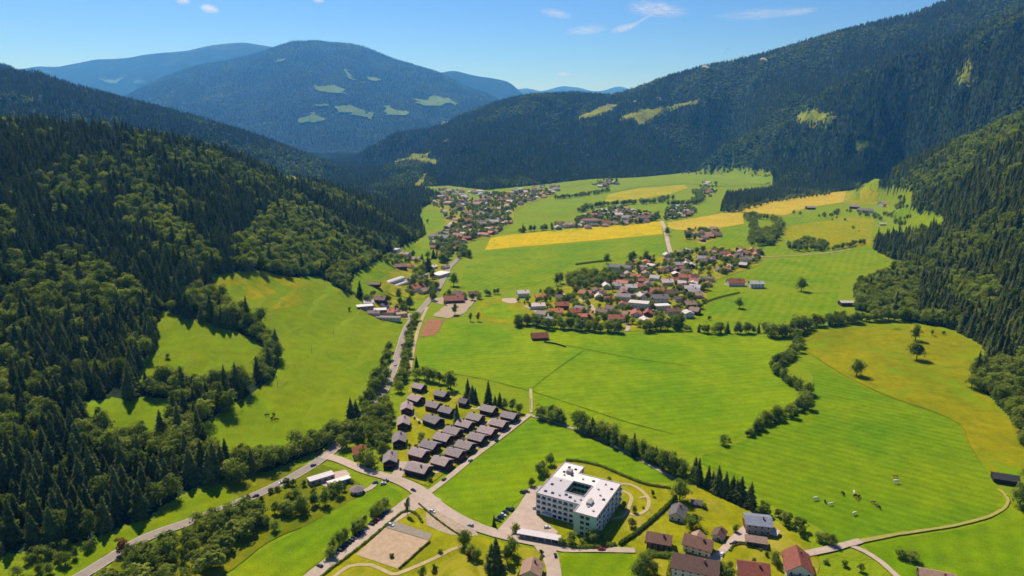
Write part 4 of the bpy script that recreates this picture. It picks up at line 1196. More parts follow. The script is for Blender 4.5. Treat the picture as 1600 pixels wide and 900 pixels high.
# ---- lower right houses
def z6(x, y): return 1000 + x / 5.714, 770 + y / 5.714
def near_house(zx, zy, dz, *a, **kw):
    x, y = z6(zx, zy); return H_(x, y + dz, *a, frame=True, **kw)
near_house(335,172,7,8.5,12,3.4,2.6,66,'white','grey','small white house with grey gable roof above the broad garden tree',win=(2,3,1),door=True)
near_house(168,408,12,9,13,5.2,3.0,-18,'wood','brown','timber house with brown roof behind a dark square hedge',win=(2,4,2),balcony=True,door=True)
nh = near_house(520,455,10,10,15,5.0,3.4,-28,'white','brown','white house with brown cross-gabled roof beside the paved yard',win=(2,4,2),door=True)
cg = part('cross_gable_roof', gable_roof(6.5, 8, 4.6, 2.2, RF['tan']), nh, (-4.6, -2.0, 0), (0, 0, math.pi / 2))
part('cross_gable_wall', gable_wall(6.5, 8, 4.6, 2.2, WL['white']), nh, (-4.6, -2.0, 0), (0, 0, math.pi / 2))
near_house(705,365,6,6,8,2.8,1.8,60,'white','brown','little white cottage with brown roof left of the blue-roofed house',win=(1,2,1),door=True)
near_house(1045,255,12,12,14,6.2,2.0,-12,'grey','blue','two-storey house with blue-grey roof beside the hedgerow',win=(3,4,2),balcony=True,door=True)
near_house(490,655,16,13,23,7.5,4.2,-20,'white','brown','largest brown-roofed white house at the bottom edge',win=(4,6,3),balcony=True,door=True)
near_house(1000,688,14,13,15,6,3.8,-12,'white','red','red-brown roofed house at the bottom edge between garden trees',win=(3,4,2),door=True)
near_house(1400,625,14,13,17,5.6,4.6,76,'white','red','red-roofed house with front gable beside the farm track',win=(3,4,2),balcony=True,door=True)
near_house(505,82,5,5,6,2.2,1.2,-10,'wood','grey','small garden shed at the end of the hotel hedge',win=(1,1,1),chimney=False)
near_house(1180,352,3,4,6,2.2,.8,-40,'grey','pale','small pale shed right of the blue-roofed house',chimney=False)
H_(831,900,10,11,4.5,3.0,80,'cream','tan','tan-roofed house at the bottom edge left of the road',win=(2,3,1),door=True,frame=True)
H_(1462,912,12,16,4,3.2,-20,'wood','tan','tan-roofed house at the bottom right edge',win=(2,3,1),frame=True)
H_(1569,752,9,14,3.4,2.0,-22,'darkwood','black','dark barn at the end of the farm track',cat='barn',name='barn',chimney=False)
H_(563,712,9,10,4.5,3.4,20,'cream','terra','orange-roofed house hidden in the grove',win=(2,2,2),door=True,frame=True)
# carport in front of the blue-roofed house
def flat_roofed(name, cat, label, c, W, L, h, ang, roof, wall, open_=False, group=None, posts=4):
    r = empty(name, c, R(ang)); tag(r, label, cat, group)
    part('roof', boxmesh('roof', -L / 2 - .3, L / 2 + .3, -W / 2 - .3, W / 2 + .3, h, h + .3, RF[roof]), r)
    if open_:
        pm = boxmesh('post', -.12, .12, -.12, .12, -.8, h, WL[wall])
        for i in range(posts):
            for s in (-1, 1): part('post', pm, r, (-L / 2 + .4 + (L - .8) * i / (posts - 1), s * (W / 2 - .2), 0))
        part('wall', boxmesh('wall', -L / 2 + .2, L / 2 - .2, W / 2 - .15, W / 2 - .05, -.8, h, WL[wall]), r)
    else:
        part('wall', boxmesh('wall', -L / 2, L / 2, -W / 2, W / 2, -.8, h, WL[wall]), r)
        n = max(2, int(L / 4)); gm = boxmesh('window', -.9, .9, -.05, .03, -.6, .6, GLASS)
        for i in range(n): part('window', gm, r, (-L / 2 + (i + .5) * L / n, -W / 2 - .01, h * .55))
    HOUSES.append((c[0], c[1], L * .6))
    return r
flat_roofed('carport','carport','pale flat-roofed carport below the blue-roofed house',hit(1181,851),7,12,3.2,-16,'tan','grey',True)
cp = flat_roofed('bicycle_shelter','shelter','long white roofed shelter on the hotel forecourt',hit(842,843),5,25,3.2,-17,'white','white',True,posts=7)
flat_roofed('storage_hall','hall','longer white storage hall beside the main road',hit(502,752),6,17,3.8,36,'white','grey')
flat_roofed('storage_hall','hall','narrower white storage hall nearer the round hut',hit(530,757),4.5,15,3.4,36,'white','grey')
# round hut
def round_hut(p):
    r = empty('round_hut', p); tag(r, 'grey round hut with conical roof at the end of a short path', 'hut')
    n = 10; V = [(4 * math.cos(i * 6.283 / n), 4 * math.sin(i * 6.283 / n), z) for z in (-.6, 3) for i in range(n)]
    w = link_mesh('wall', V, [(i, (i + 1) % n, n + (i + 1) % n, n + i) for i in range(n)], WL['grey'], r)
    V = [(5 * math.cos(i * 6.283 / n), 5 * math.sin(i * 6.283 / n), 2.9) for i in range(n)] + [(0, 0, 5.2)] + [(0, 0, 2.8)]
    link_mesh('roof', V, [(i, (i + 1) % n, n) for i in range(n)] + [((i + 1) % n, i, n + 1) for i in range(n)], RF['grey'], r)
    part('door', boxmesh('door', -.6, .6, -.1, .1, 0, 2.1, WOODT), r, (0, -4, 0))
    for a in (1.0, 2.2, 3.6, 5.6): part('window', boxmesh('window', -.6, .6, -.06, .06, 1.1, 2.1, GLASS), r, (3.85 * math.cos(a), 3.85 * math.sin(a), 0), (0, 0, a + math.pi / 2))
    HOUSES.append((p[0], p[1], 6))
round_hut(hit(558,770))

# ---- hotel: four storeys round a courtyard
def hotel():
    A = R(62.3); o = at_z(837.5, 771, 14.0)
    g = min(float(tz(o[0], o[1])), 0.0)
    r = empty('hotel', (o[0], o[1], 0.0), A)   # local +x along the wings (away from the road), local -y to the right
    tag(r, 'white four-storey hotel with a flat pale roof round a courtyard', 'hotel')
    Hh = 14.0
    # wings: (x0, x1, y0, y1) in local metres, y negative = right
    foot = [(0, 0), (45, 0), (45, -14), (35, -14), (35, -43), (-9, -43), (-9, -29), (0, -29)]
    yard = [(9.5, -15), (24, -15), (24, -28), (9.5, -28)]
    def shell(name, loop, z0, z1, mat, inward=False):
        n = len(loop); V = [(x, y, z) for z in (z0, z1) for x, y in loop]
        F = [((i + 1) % n, i, n + i, n + (i + 1) % n) for i in range(n)]
        if inward: F = [f[::-1] for f in F]
        return link_mesh(name, V, F, mat, r)
    # walls per facade so that the mint gables differ from the white fronts
    n = len(foot)
    for i in range(n):
        (xa, ya), (xb, yb) = foot[i], foot[(i + 1) % n]
        mint = i in (5, 7) and False
        m = WL['mint'] if i in (0, 5, 6) else WL['palemint']
        link_mesh('facade', [(xa, ya, -1), (xb, yb, -1), (xb, yb, Hh), (xa, ya, Hh)], [(1, 0, 3, 2)], m, r)
    shell('courtyard_wall', yard, -1, Hh, WL['mint'], True)
    link_mesh('courtyard_floor', [(x, y, .5) for x, y in yard], [(3, 2, 1, 0)], grass('court_plants', (110, 132, 80), (140, 150, 110), .9), r)
    # roof with parapet
    def rect(x0, x1, y0, y1): return [(x0, y0), (x1, y0), (x1, y1), (x0, y1)]
    rects = [rect(0, 9.5, -29, 0), rect(24, 35, -29, 0), rect(35, 45, -14, 0), rect(9.5, 24, -15, 0), rect(-9, 35, -43, -29), rect(9.5, 24, -29, -28)]
    for k, q in enumerate(rects):
        V = [(x, y, Hh + z) for z in (0, .35) for x, y in q]
        link_mesh('roof_slab', V, [(0, 3, 2, 1), (4, 5, 6, 7), (0, 1, 5, 4), (1, 2, 6, 5), (2, 3, 7, 6), (3, 0, 4, 7)], RF['white'], r)
    def edge(loop, sgn):
        m = len(loop)
        for i in range(m):
            (xa, ya), (xb, yb) = loop[i], loop[(i + 1) % m]
            d = math.hypot(xb - xa, yb - ya); a = math.atan2(yb - ya, xb - xa)
            part('parapet', boxmesh('parapet', 0, d, -.18, .18, .35, .8, RF['pale']), r, (xa, ya, Hh), (0, 0, a))
    edge(foot, 1); edge(yard, -1)
    # roof plant: skylights, vents
    rs = random.Random(5)
    vm = boxmesh('roof_vent', -.5, .5, -.5, .5, 0, .8, CONC); sm = boxmesh('skylight', -.8, .8, -.8, .8, 0, .5, GLASS)
    for x, y in ((4, -5), (4, -10), (4, -15), (4, -20), (3, -25), (15, -4), (20, -8), (28, -6), (33, -4), (40, -5), (38, -10), (30, -12), (28, -20), (29, -26), (30, -34), (22, -33), (15, -36), (8, -33), (0, -35), (-4, -38), (25, -39), (12, -40), (6, -27), (7, -18)):
        part(*(('roof_vent', vm) if rs.random() < .55 else ('skylight', sm)), r, (x + rs.uniform(-1, 1), y + rs.uniform(-1, 1), Hh + .35))
    part('lift_housing', boxmesh('lift_housing', -2, 2, -1.6, 1.6, 0, 2.2, WL['grey']), r, (33, -8.5, Hh + .35)); part('lift_housing', boxmesh('lift_housing', -2.4, 2.4, -1.6, 1.6, 0, 1.6, WL['grey']), r, (4, -34, Hh + .35))
    # windows and balconies on every facade
    wm = boxmesh('window', -1.15, 1.15, -.05, .06, -.95, .95, GLASS); bmsh = boxmesh('balcony', -1.5, 1.5, -1.2, 0, -.1, .9, WL['white'])
    fl = Hh / 4
    for i in range(n):
        (xa, ya), (xb, yb) = foot[i], foot[(i + 1) % n]
        d = math.hypot(xb - xa, yb - ya); a = math.atan2(yb - ya, xb - xa)
        k = int(d / 3.4)
        nx, ny = -math.sin(a), math.cos(a)          # outward (the outline runs clockwise)
        for f in range(4):
            for j in range(k):
                if i in (5,) and j not in (1, 2): continue
                if i == 7 and f == 3 and j == 0: continue
                t = (j + .5) / k
                x, y = xa + (xb - xa) * t, ya + (yb - ya) * t
                w = part('window', wm, r, (x + nx * .03, y + ny * .03, f * fl + 1.9), (0, 0, a + math.pi))
                if i in (4, 7) and f > 0 and j % 2 == 0: part('balcony', bmsh, w, (0, 0, -1.35))
    for i in range(4):
        (xa, ya), (xb, yb) = yard[i], yard[(i + 1) % 4]
        d = math.hypot(xb - xa, yb - ya); a = math.atan2(yb - ya, xb - xa); k = 5
        nx, ny = math.sin(a), -math.cos(a)
        for f in range(4):
            for j in range(k):
                t = (j + .5) / k; part('window', wm, r, (xa + (xb - xa) * t + nx * .03, ya + (yb - ya) * t + ny * .03, f * fl + 1.9), (0, 0, a))
    part('entrance_canopy', boxmesh('entrance_canopy', -3, 3, -3, 0, 2.9, 3.2, RF['pale']), r, (-.0, -8, 0), (0, 0, -math.pi / 2))
    HOUSES.append((o[0] + 26, o[1] + 5, 30))
hotel()

RWORD = {'pale': 'pale', 'tan': 'tan', 'grey': 'grey', 'red': 'red', 'brown': 'brown', 'dark': 'dark'}
# ---- landmark farm buildings and village blocks
H_(843,530,10,18,3.6,4.2,8,'wood','red','red-roofed field barn alone at the top of the big meadow',cat='barn',name='barn',win=(1,3,1),chimney=False)
H_(1323,477,11,20,5,1.6,0,'wood','pale','pale-roofed timber barn in front of the right forest',cat='barn',name='barn',chimney=False)
H_(709,472,16,26,4.5,4.5,10,'wood','red','long red-roofed farmhouse between main road and rape field',win=(3,5,1))
H_(718,466,12,20,6,5,-50,'cream','brown','brown gabled house behind the long red-roofed farmhouse',win=(2,4,2))
H_(740,462,8,14,4,2.5,10,'wood','brown','dark shed right of the red-roofed farmhouse')
def greenhouse(px, py, L, W, ang, label):
    p = hit(px, py); r = empty('greenhouse', p, R(ang) - math.pi / 2); tag(r, label, 'greenhouse', 'white nursery greenhouses')
    n = 8; V = []
    for y in (-L / 2, L / 2):
        for i in range(n + 1):
            a = math.pi * i / n; V.append((W / 2 * math.cos(a), y, .8 + 2.9 * math.sin(a)))
    F = [(i, i + 1, n + 2 + i, n + 1 + i) for i in range(n)] + [tuple(range(n, -1, -1)), tuple(range(n + 1, 2 * n + 2))]
    link_mesh('film_roof', V, F, RF['white'], r)
    part('wall', boxmesh('wall', -W / 2 + .05, W / 2 - .05, -L / 2 + .05, L / 2 - .05, -1, .8, WL['white']), r)
    part('door', boxmesh('door', -1, 1, -.08, .02, -.5, 2.2, FRAME), r, (0, -L / 2, 0))
    HOUSES.append((p[0], p[1], L * .5))
greenhouse(611,441,58,12,64,'left of the two long white greenhouses'); greenhouse(626,444,58,12,64,'right of the two long white greenhouses')
flat_roofed('storage_hall','hall','white nursery hall left of the big conifer',hit(655,434),18,24,5,60,'white','white'); flat_roofed('storage_hall','hall','white nursery hall beside the main road',hit(688,432),20,30,5.5,58,'white','white')
flat_roofed('storage_hall','hall','round-cornered white hall above the nursery',hit(614,394),16,22,6,-15,'white','white')
H_(628,400,14,30,5,3,-18,'cream','tan','long tan-roofed house above the nursery'); H_(648,408,12,18,5,3,-10,'white','tan','white house with tan roof above the nursery'); H_(626,420,14,18,5,3.5,20,'wood','brown','brown house above the greenhouses')
H_(585,447,9,16,3.5,2,-5,'wood','brown','low brown shed left of the greenhouses',chimney=False)
H_(650,454,16,22,6,4,50,'white','terra','orange-roofed house below the nursery halls'); H_(664,458,11,18,5,3,55,'white','tan','pale house beside the road below the nursery')
H_(594,474,13,16,6.5,3.5,-10,'wood','brown','dark brown house at the builders yard',win=(2,3,2)); flat_roofed('workshop','workshop','white flat workshop on the left of the builders yard',hit(570,482),11,20,4,20,'white','grey'); flat_roofed('workshop','workshop','white flat workshop in the middle of the builders yard',hit(590,488),11,22,4,12,'white','grey')
H_(606,492,12,16,5,2.5,0,'cream','terra','orange-roofed house in the builders yard'); flat_roofed('workshop','workshop','long dark workshop at the near side of the builders yard',hit(607,500),8,30,4,-4,'grey','white'); flat_roofed('workshop','workshop','tan flat workshop beside the road at the builders yard',hit(627,494),9,14,4,30,'tan','cream')
for i_, (x_, y_, w_, l_, a_, r_) in enumerate(((576,476,8,12,20,'pale'),(584,492,8,14,5,'tan'),(600,480,8,12,60,'grey'),(616,488,8,12,-20,'red'),(636,476,9,12,40,'brown'))):
    H_(x_, y_, w_, l_, 3.6, 2.2, a_, 'white', r_, RWORD[r_] + '-roofed outbuilding of the builders yard', 'outbuildings of the builders yard')
for i_, (x_, y_, w_, l_, a_, r_) in enumerate(((640,440,8,14,60,'grey'),(668,446,9,14,50,'brown'),(640,420,9,14,30,'red'),(676,420,10,16,60,'pale'),(696,420,9,14,60,'tan'),(642,456,9,14,55,'dark'))):
    H_(x_, y_, w_, l_, 4, 2.4, a_, 'white', r_, RWORD[r_] + '-roofed outbuilding around the nursery', 'outbuildings of the nursery')
flat_roofed('village_hall','hall','big village hall with grey panelled roof',hit(968,421),26,38,6,-22,'grey','white')
flat_roofed('apartment_block','apartment block','white flat-roofed block below the village hall',hit(998,482),16,26,9,-20,'pale','white'); flat_roofed('apartment_block','apartment block','dark flat-roofed block in the middle of the village',hit(977,468),22,26,6,-18,'grey','white')
H_(964,502,13,22,5,3.5,0,'white','red','red-roofed house at the near edge of the village',win=(2,4,2)); H_(1026,460,14,20,6,4,0,'white','terra','large orange-roofed house in the middle of the village'); H_(1030,472,16,22,7,4,0,'white','grey','large grey-roofed house in the middle of the village',win=(3,4,2)); flat_roofed('house','house','modern white house with terrace at the village edge',hit(1034,483),12,20,6,10,'white','white')
H_(1149,446,14,24,5.5,5,0,'white','red','red-roofed farmhouse alone at the right end of the village',win=(3,5,2)); H_(1181,449,14,20,7,3,0,'white','pale','white house right of the red-roofed farmhouse',win=(2,4,2))
H_(817,463,13,16,6,3,10,'white','pale','white-roofed house at the left tip of the village'); flat_roofed('workshop','workshop','pale long roof at the lower left of the village',hit(850,502),11,22,4,5,'blue','white'); H_(868,492,13,18,5,3.5,5,'white','terra','orange-roofed house at the lower left of the village'); H_(840,482,12,18,5,2.6,10,'white','pale','pale-roofed house at the left of the village')
H_(1384,322,26,40,8,6,10,'white','tan','big tan-roofed farmhouse in the upper right fields'); H_(1352,332,22,40,7,5,-20,'white','grey','long grey-roofed farm building in the upper right fields'); H_(1335,326,20,26,7,5,-30,'wood','dark','dark-roofed barn in the upper right fields'); H_(1266,327,16,24,6,4,0,'wood','dark','dark house alone on the wheat field'); H_(1378,352,10,16,4,2,0,'white','pale','small white house at the forest edge')
flat_roofed('storage_hall','hall','tan-roofed hall at the rape field lane',hit(924,348),40,50,8,4,'red','white'); H_(1005,345,26,36,9,5,10,'white','brown','large brown-roofed block beside the village lane')

# ---- village houses
def village(label, group, poly, sp, nmax, roofs, scale=1.0, win=None, avoid=True):
    c = np.array([hit(*p)[:2] for p in poly]); lo, hi = c.min(0), c.max(0); got = []
    tries = 0
    while len(got) < nmax and tries < nmax * 40:
        tries += 1
        q = lo + np.array([random.random(), random.random()]) * (hi - lo)
        if not inpoly(np.array([q[0]]), np.array([q[1]]), c)[0]: continue
        if any(np.hypot(q[0] - h[0], q[1] - h[1]) < h[2] + sp * .45 for h in HOUSES if abs(h[0] - q[0]) < 60): continue
        rk, rw = random.choice(roofs)
        W = round(random.choice((9, 10.5, 12)) * scale, 1); L = round(random.choice((11, 13, 16)) * scale, 1)
        he = random.choice((4.2, 5.4, 6.2)); ri = random.choice((2.4, 3.0, 3.6))
        house(0, 0, W, L, he, ri, random.choice((0, 12, 75, 95, 150)) + random.uniform(-8, 8), random.choice(('white', 'white', 'cream', 'wood')), rk,
              label.replace('ROOF', rw), group + ', ' + rw + ' roofs', xy=q, win=win, chimney=win is not None)
        HOUSES.append((q[0], q[1], L * .6)); got.append(q)
    return got
ROOFS = [('brown', 'brown'), ('brown', 'brown'), ('terra', 'orange'), ('red', 'red'), ('grey', 'grey'), ('dark', 'dark'), ('tan', 'tan'), ('pale', 'pale'), ('pale', 'pale'), ('terra', 'orange')]
V_A = [(808,472),(850,455),(880,450),(915,456),(948,446),(962,430),(985,410),(1040,402),(1070,395),(1100,392),(1150,390),(1192,394),(1184,412),(1140,427),(1112,438),(1100,458),(1104,474),(1085,492),(1040,508),(1000,514),(940,510),(880,506),(845,502),(825,485)]
V_D1 = [(690,400),(674,388),(680,372),(700,358),(730,345),(765,340),(800,345),(792,354),(770,368),(742,374),(725,380),(715,392)]
V_D2 = [(668,312),(690,303),(720,306),(745,315),(760,303),(800,302),(850,298),(868,303),(830,315),(805,326),(796,343),(740,345),(705,350),(690,335)]
V_C1 = [(862,362),(868,350),(895,350),(908,337),(930,332),(970,326),(1000,332),(1032,338),(1030,346),(980,352),(930,356)]
V_C2 = [(1036,344),(1042,328),(1070,322),(1088,330),(1076,344)]
V_B = [(1068,374),(1078,360),(1115,358),(1126,370),(1100,380)]
V_F1 = [(925,292),(935,282),(965,280),(968,288),(945,295)]
V_F2 = [(1092,300),(1098,285),(1120,287),(1122,300),(1108,308)]
V_G = [(938,168),(945,160),(985,156),(1060,157),(1056,163),(1000,168),(975,170)]
village('ROOF-roofed house among the trees of the mid-valley village', 'houses of the mid-valley village', V_A, 11, 108, ROOFS, 1.08, win=(2, 2, 2))
village('ROOF-roofed house in the far village by the road bend', 'houses of the far village', V_D1, 12, 50, ROOFS, 1.2)
village('ROOF-roofed house at the back of the far village', 'houses at the back of the far village', V_D2, 15, 40, ROOFS, 1.35)
village('ROOF-roofed house in the row beyond the rape field', 'houses beyond the rape field', V_C1, 15, 30, ROOFS, 1.3)
village('ROOF-roofed house right of the straight village lane', 'houses right of the village lane', V_C2, 15, 16, ROOFS, 1.3)
village('ROOF-roofed house of the hamlet below the wheat field', 'hamlet below the wheat field', V_B, 12, 13, [('brown', 'brown'), ('tan', 'tan'), ('red', 'red')], 1.15)
village('ROOF-roofed house at the foot of the right mountain', 'houses at the mountain foot', V_F1, 18, 12, ROOFS, 1.4)
village('ROOF-roofed house beside the far conifer wood', 'houses beside the conifer wood', V_F2, 16, 10, ROOFS, 1.4)
village('tiny ROOF-roofed house on the mountain pasture', 'houses on the mountain pasture', V_G, 30, 14, [('brown', 'brown'), ('pale', 'pale')], 2.0)
house(0,0,18,30,8,5,10,'white','red','white house with red roof on the forest clearing at upper right',xy=hit(1304,186)[:2],chimney=False)

# ---- houses too far to tell apart one by one
def distant_houses(spec):
    mats = [WL['white'], RF['brown'], RF['terra'], RF['grey'], RF['pale'], RF['red']]
    V, F, M = [], [], []
    for poly, sp, n in spec:
        c = np.array([hit(*p)[:2] for p in poly]); lo, hi = c.min(0), c.max(0); k = t = 0
        while k < n and t < n * 30:
            t += 1; q = lo + np.array([random.random(), random.random()]) * (hi - lo)
            if not inpoly(np.array([q[0]]), np.array([q[1]]), c)[0]: continue
            if any(np.hypot(q[0] - h[0], q[1] - h[1]) < h[2] + sp * .45 for h in HOUSES if abs(h[0] - q[0]) < 60): continue
            W, L, he, ri = random.choice((10, 13, 16)), random.choice((14, 18, 24)), random.choice((4.5, 6, 8)), random.choice((2.5, 3.5, 4.5))
            a = random.choice((0, 1.3, 1.6, 2.6)) + random.uniform(-.2, .2); z = float(tz(*q)); k0 = len(V); w, l = W / 2, L / 2
            P = [(-w, -l, -1), (w, -l, -1), (w, l, -1), (-w, l, -1), (-w, -l, he), (w, -l, he), (w, l, he), (-w, l, he), (0, -l, he + ri), (0, l, he + ri)]
            o = 1.0; e = he - o * ri / w + .15; P += [(-w - o, -l - o, e), (w + o, -l - o, e), (w + o, l + o, e), (-w - o, l + o, e), (0, -l - o, he + ri + .2), (0, l + o, he + ri + .2)]
            for x, y, zz in P: V.append((q[0] + x * math.cos(a) - y * math.sin(a), q[1] + x * math.sin(a) + y * math.cos(a), z + zz))
            F += [tuple(k0 + i for i in f) for f in ((0, 1, 5, 8, 4), (2, 3, 7, 9, 6), (1, 2, 6, 5), (3, 0, 4, 7), (10, 14, 15, 13), (11, 12, 15, 14))]
            r = random.randint(1, 5); M += [0, 0, 0, 0, r, r]
            HOUSES.append((q[0], q[1], L * .6)); k += 1
    o = link_mesh('distant_houses', V, F)
    for m in mats: o.data.materials.append(m)
    o.data.polygons.foreach_set('material_index', M)
    tag(o, 'mass of small houses at the back of the far village', None, None, 'stuff')
distant_houses([(V_D2, 10, 62), (V_D1, 8, 18), ([(690,312),(672,300),(700,296),(760,300),(750,308),(720,308)], 9, 25), ([(800,300),(850,290),(880,292),(868,302),(820,308)], 10, 22), (V_C1, 8, 20)])

# ---- village trees
def village_trees(label, group, poly, sp, hr, n):
    c = np.array([hit(*p)[:2] for p in poly]); lo, hi = c.min(0), c.max(0); k = 0; tries = 0
    while k < n and tries < n * 12:
        tries += 1
        q = lo + np.array([random.random(), random.random()]) * (hi - lo)
        if not inpoly(np.array([q[0]]), np.array([q[1]]), c)[0]: continue
        if any(np.hypot(q[0] - h[0], q[1] - h[1]) < h[2] * .82 + 1.2 for h in HOUSES if abs(h[0] - q[0]) < 40): continue
        tree_at(random.choice('bbbbp'), q, random.uniform(*hr), label, group); k += 1
village_trees('garden tree among the houses of the mid-valley village', 'garden trees of the mid-valley village', V_A, 5, (6, 13), 430)
for P_, n_ in ((V_D1, 300), (V_D2, 380), (V_C1, 170), (V_C2, 70), (V_B, 22), (V_F1, 35), (V_F2, 25)):
    village_trees('tree among the houses of the far villages', 'garden trees of the far villages', P_, 6, (9, 16), n_)

# ------------------------------------------------------------------ hedges
def hedge(label, pts, w, h, mat=None, n_per_m=22):
    P = spline([hit(*p) for p in pts], 1.0); rs = np.random.default_rng(len(HOUSES) + len(pts))
    d = np.concatenate([[0], np.cumsum(np.linalg.norm(np.diff(P, axis=0), axis=1))])
    n = int(d[-1] * n_per_m); V, F = [], []
    o0 = P[0]
    # inner body
    T_ = np.gradient(P, axis=0); T_ /= np.linalg.norm(T_, axis=1)[:, None]; Nn = np.stack([-T_[:, 1], T_[:, 0]], -1)
    for p, q in zip(P, Nn):
        z = float(tz(*p)); hh = h * rs.uniform(.7, .85); ww = w * .38
        V += [(*(p - q * ww - o0), z - .4), (*(p - q * ww * .8 - o0), z + hh), (*(p + q * ww * .8 - o0), z + hh), (*(p + q * ww - o0), z - .4)]
    for i in range(len(P) - 1):
        k = i * 4; F += [(k, k + 4, k + 5, k + 1), (k + 1, k + 5, k + 6, k + 2), (k + 2, k + 6, k + 7, k + 3)]
    F += [(0, 1, 2, 3), tuple(len(P) * 4 - 4 + j for j in (3, 2, 1, 0))]
    for i in range(n):
        s = rs.uniform(0, d[-1]); p = np.array([np.interp(s, d, P[:, 0]), np.interp(s, d, P[:, 1])]); j = min(int(s), len(Nn) - 1)
        a = rs.uniform(-.3, math.pi + .3); bump = 1 + .25 * math.sin(s * .9) * rs.uniform(0, 1)
        off = Nn[j] * math.cos(a) * w / 2 * bump; z = float(tz(*p)) + max(.15, math.sin(a) ** .5 * h * bump if math.sin(a) > 0 else rs.uniform(.1, .6) * h)
        c = np.array([*(p + off - o0), z]); nrm = np.array([off[0], off[1], .8]) + rs.normal(size=3) * .7; nrm /= np.linalg.norm(nrm)
        u = np.cross(nrm, rs.normal(size=3)); u /= np.linalg.norm(u); ww = np.cross(nrm, u); sz = rs.uniform(.2, .42); k = len(V)
        V += [tuple(c - u * sz), tuple(c - ww * sz), tuple(c + u * sz), tuple(c + ww * sz)]; F.append((k, k + 1, k + 2, k + 3))
    o = link_mesh('hedge', V, F, mat or LEAFD); o.location = (o0[0], o0[1], 0)
    tag(o, label, 'hedge')
hedge('clipped hedge along the far side of the hotel garden', [(884,720),(905,722),(940,730),(975,745),(1010,758),(1048,764)], 2.2, 1.8)
hedge('dark diagonal hedge between hotel garden and the houses', [(1056,778),(1035,800),(1010,822),(990,838),(968,852)], 2.6, 2.6)
hedge('hedge along the lane in front of the hotel', [(872,850),(900,856),(935,856),(962,852)], 3.0, 2.2)
hedge('dark hedge between car park and sand court', [(628,802),(612,815),(580,842),(545,870),(515,892),(492,912)], 1.4, 1.5)
hedge('curved hedge round the top of the park', [(628,802),(640,800),(652,806),(660,818)], 1.5, 1.5)
hedge('dark hedge along the right side of the sand court', [(672,848),(655,862),(640,876),(624,890)], 1.2, 1.4)
hedge('low hedge along the hotel road verge', [(654,788),(682,812),(710,832),(734,845)], 1.2, 1.0)
hedge('tall square hedge behind the timber house garden', [(1016,868),(1030,870),(1050,872)], 3.5, 3.2)
hedge('tall hedge left of the big brown-roofed house', [(1052,868),(1049,882),(1044,905)], 3.0, 3.0)
hedge('curved hedge round the small oval lawn', [(1140,862),(1146,854),(1160,851),(1178,856),(1190,862)], 1.4, 1.2)
hedge('hedge beside the tan-roofed house', [(810,902),(818,890),(840,880),(846,872)], 1.6, 1.6)
hedge('low field hedge along the straight lane', [(900,414),(930,410),(955,408)], 4, 3)
hedge('hedge along the lane to the village pasture', [(1094,478),(1110,470),(1130,464),(1155,458)], 3, 2.2)

# field ditches
dk = grass('ditch_grass', (70, 104, 12), (82, 112, 14), .6)
ribbon('ditch', [(845,536),(900,543),(960,555),(1020,565),(1080,572)], 1.0, dk, .2, ragged=.5)
ribbon('ditch', [(700,583),(760,594),(830,612),(900,634),(980,660),(1050,678)], 1.0, dk, .2, ragged=.5)
ribbon('ditch', [(912,548),(880,570),(850,592),(832,608)], .7, dk, .2, ragged=.4)
ribbon('ditch', [(1258,548),(1290,569),(1322,588),(1362,608),(1400,624),(1460,644),(1500,664),(1512,690),(1530,720)], 1.4, grass('field_edge', (120, 120, 20), (132, 126, 26), .6), .26, ragged=.6)
# wall of the field barn
def low_wall(label, pts, h, w=.5):
    P = spline([hit(*p) for p in pts], 4); T_ = np.gradient(P, axis=0); T_ /= np.linalg.norm(T_, axis=1)[:, None]; Nn = np.stack([-T_[:, 1], T_[:, 0]], -1); V, F = [], []
    for p, q in zip(P, Nn):
        z = float(tz(*p)); V += [(*(p - q * w / 2), z - .5), (*(p - q * w / 2), z + h), (*(p + q * w / 2), z + h), (*(p + q * w / 2), z - .5)]
    n = len(P)
    for i in range(n - 1):
        k = i * 4; F += [(k, k + 1, k + 5, k + 4), (k + 1, k + 2, k + 6, k + 5), (k + 2, k + 3, k + 7, k + 6)]
    F += [(3, 2, 1, 0), tuple(n * 4 - 4 + j for j in range(4))]
    tag(link_mesh('retaining_wall', V, F, WL['darkwood']), label, 'wall')
low_wall('low dark wall running right from the field barn', [(850,535),(868,538),(884,543)], 1.6, 1.0)
low_wall('curved retaining wall round the paved yard', [(1140,852),(1150,849),(1165,850),(1190,858)], 1.2)
slab = drape_xy('concrete_pad', [hit(*p) for p in ((667,808),(680,802),(690,810),(684,817),(670,815))], plain('white_concrete', (206, 200, 192), .9, .1, .1, .5), .42)

# ------------------------------------------------------------------ trees become objects
def ordinal(n):
    one = ['', 'first', 'second', 'third', 'fourth', 'fifth', 'sixth', 'seventh', 'eighth', 'ninth', 'tenth', 'eleventh', 'twelfth', 'thirteenth', 'fourteenth', 'fifteenth', 'sixteenth', 'seventeenth', 'eighteenth', 'nineteenth']
    if n < 20: return one[n]
    t = {2: ('twenty', 'twentieth'), 3: ('thirty', 'thirtieth'), 4: ('forty', 'fortieth'), 5: ('fifty', 'fiftieth'), 6: ('sixty', 'sixtieth'), 7: ('seventy', 'seventieth'), 8: ('eighty', 'eightieth'), 9: ('ninety', 'ninetieth')}[n // 10]
    return t[1] if n % 10 == 0 else t[0] + '-' + one[n % 10]

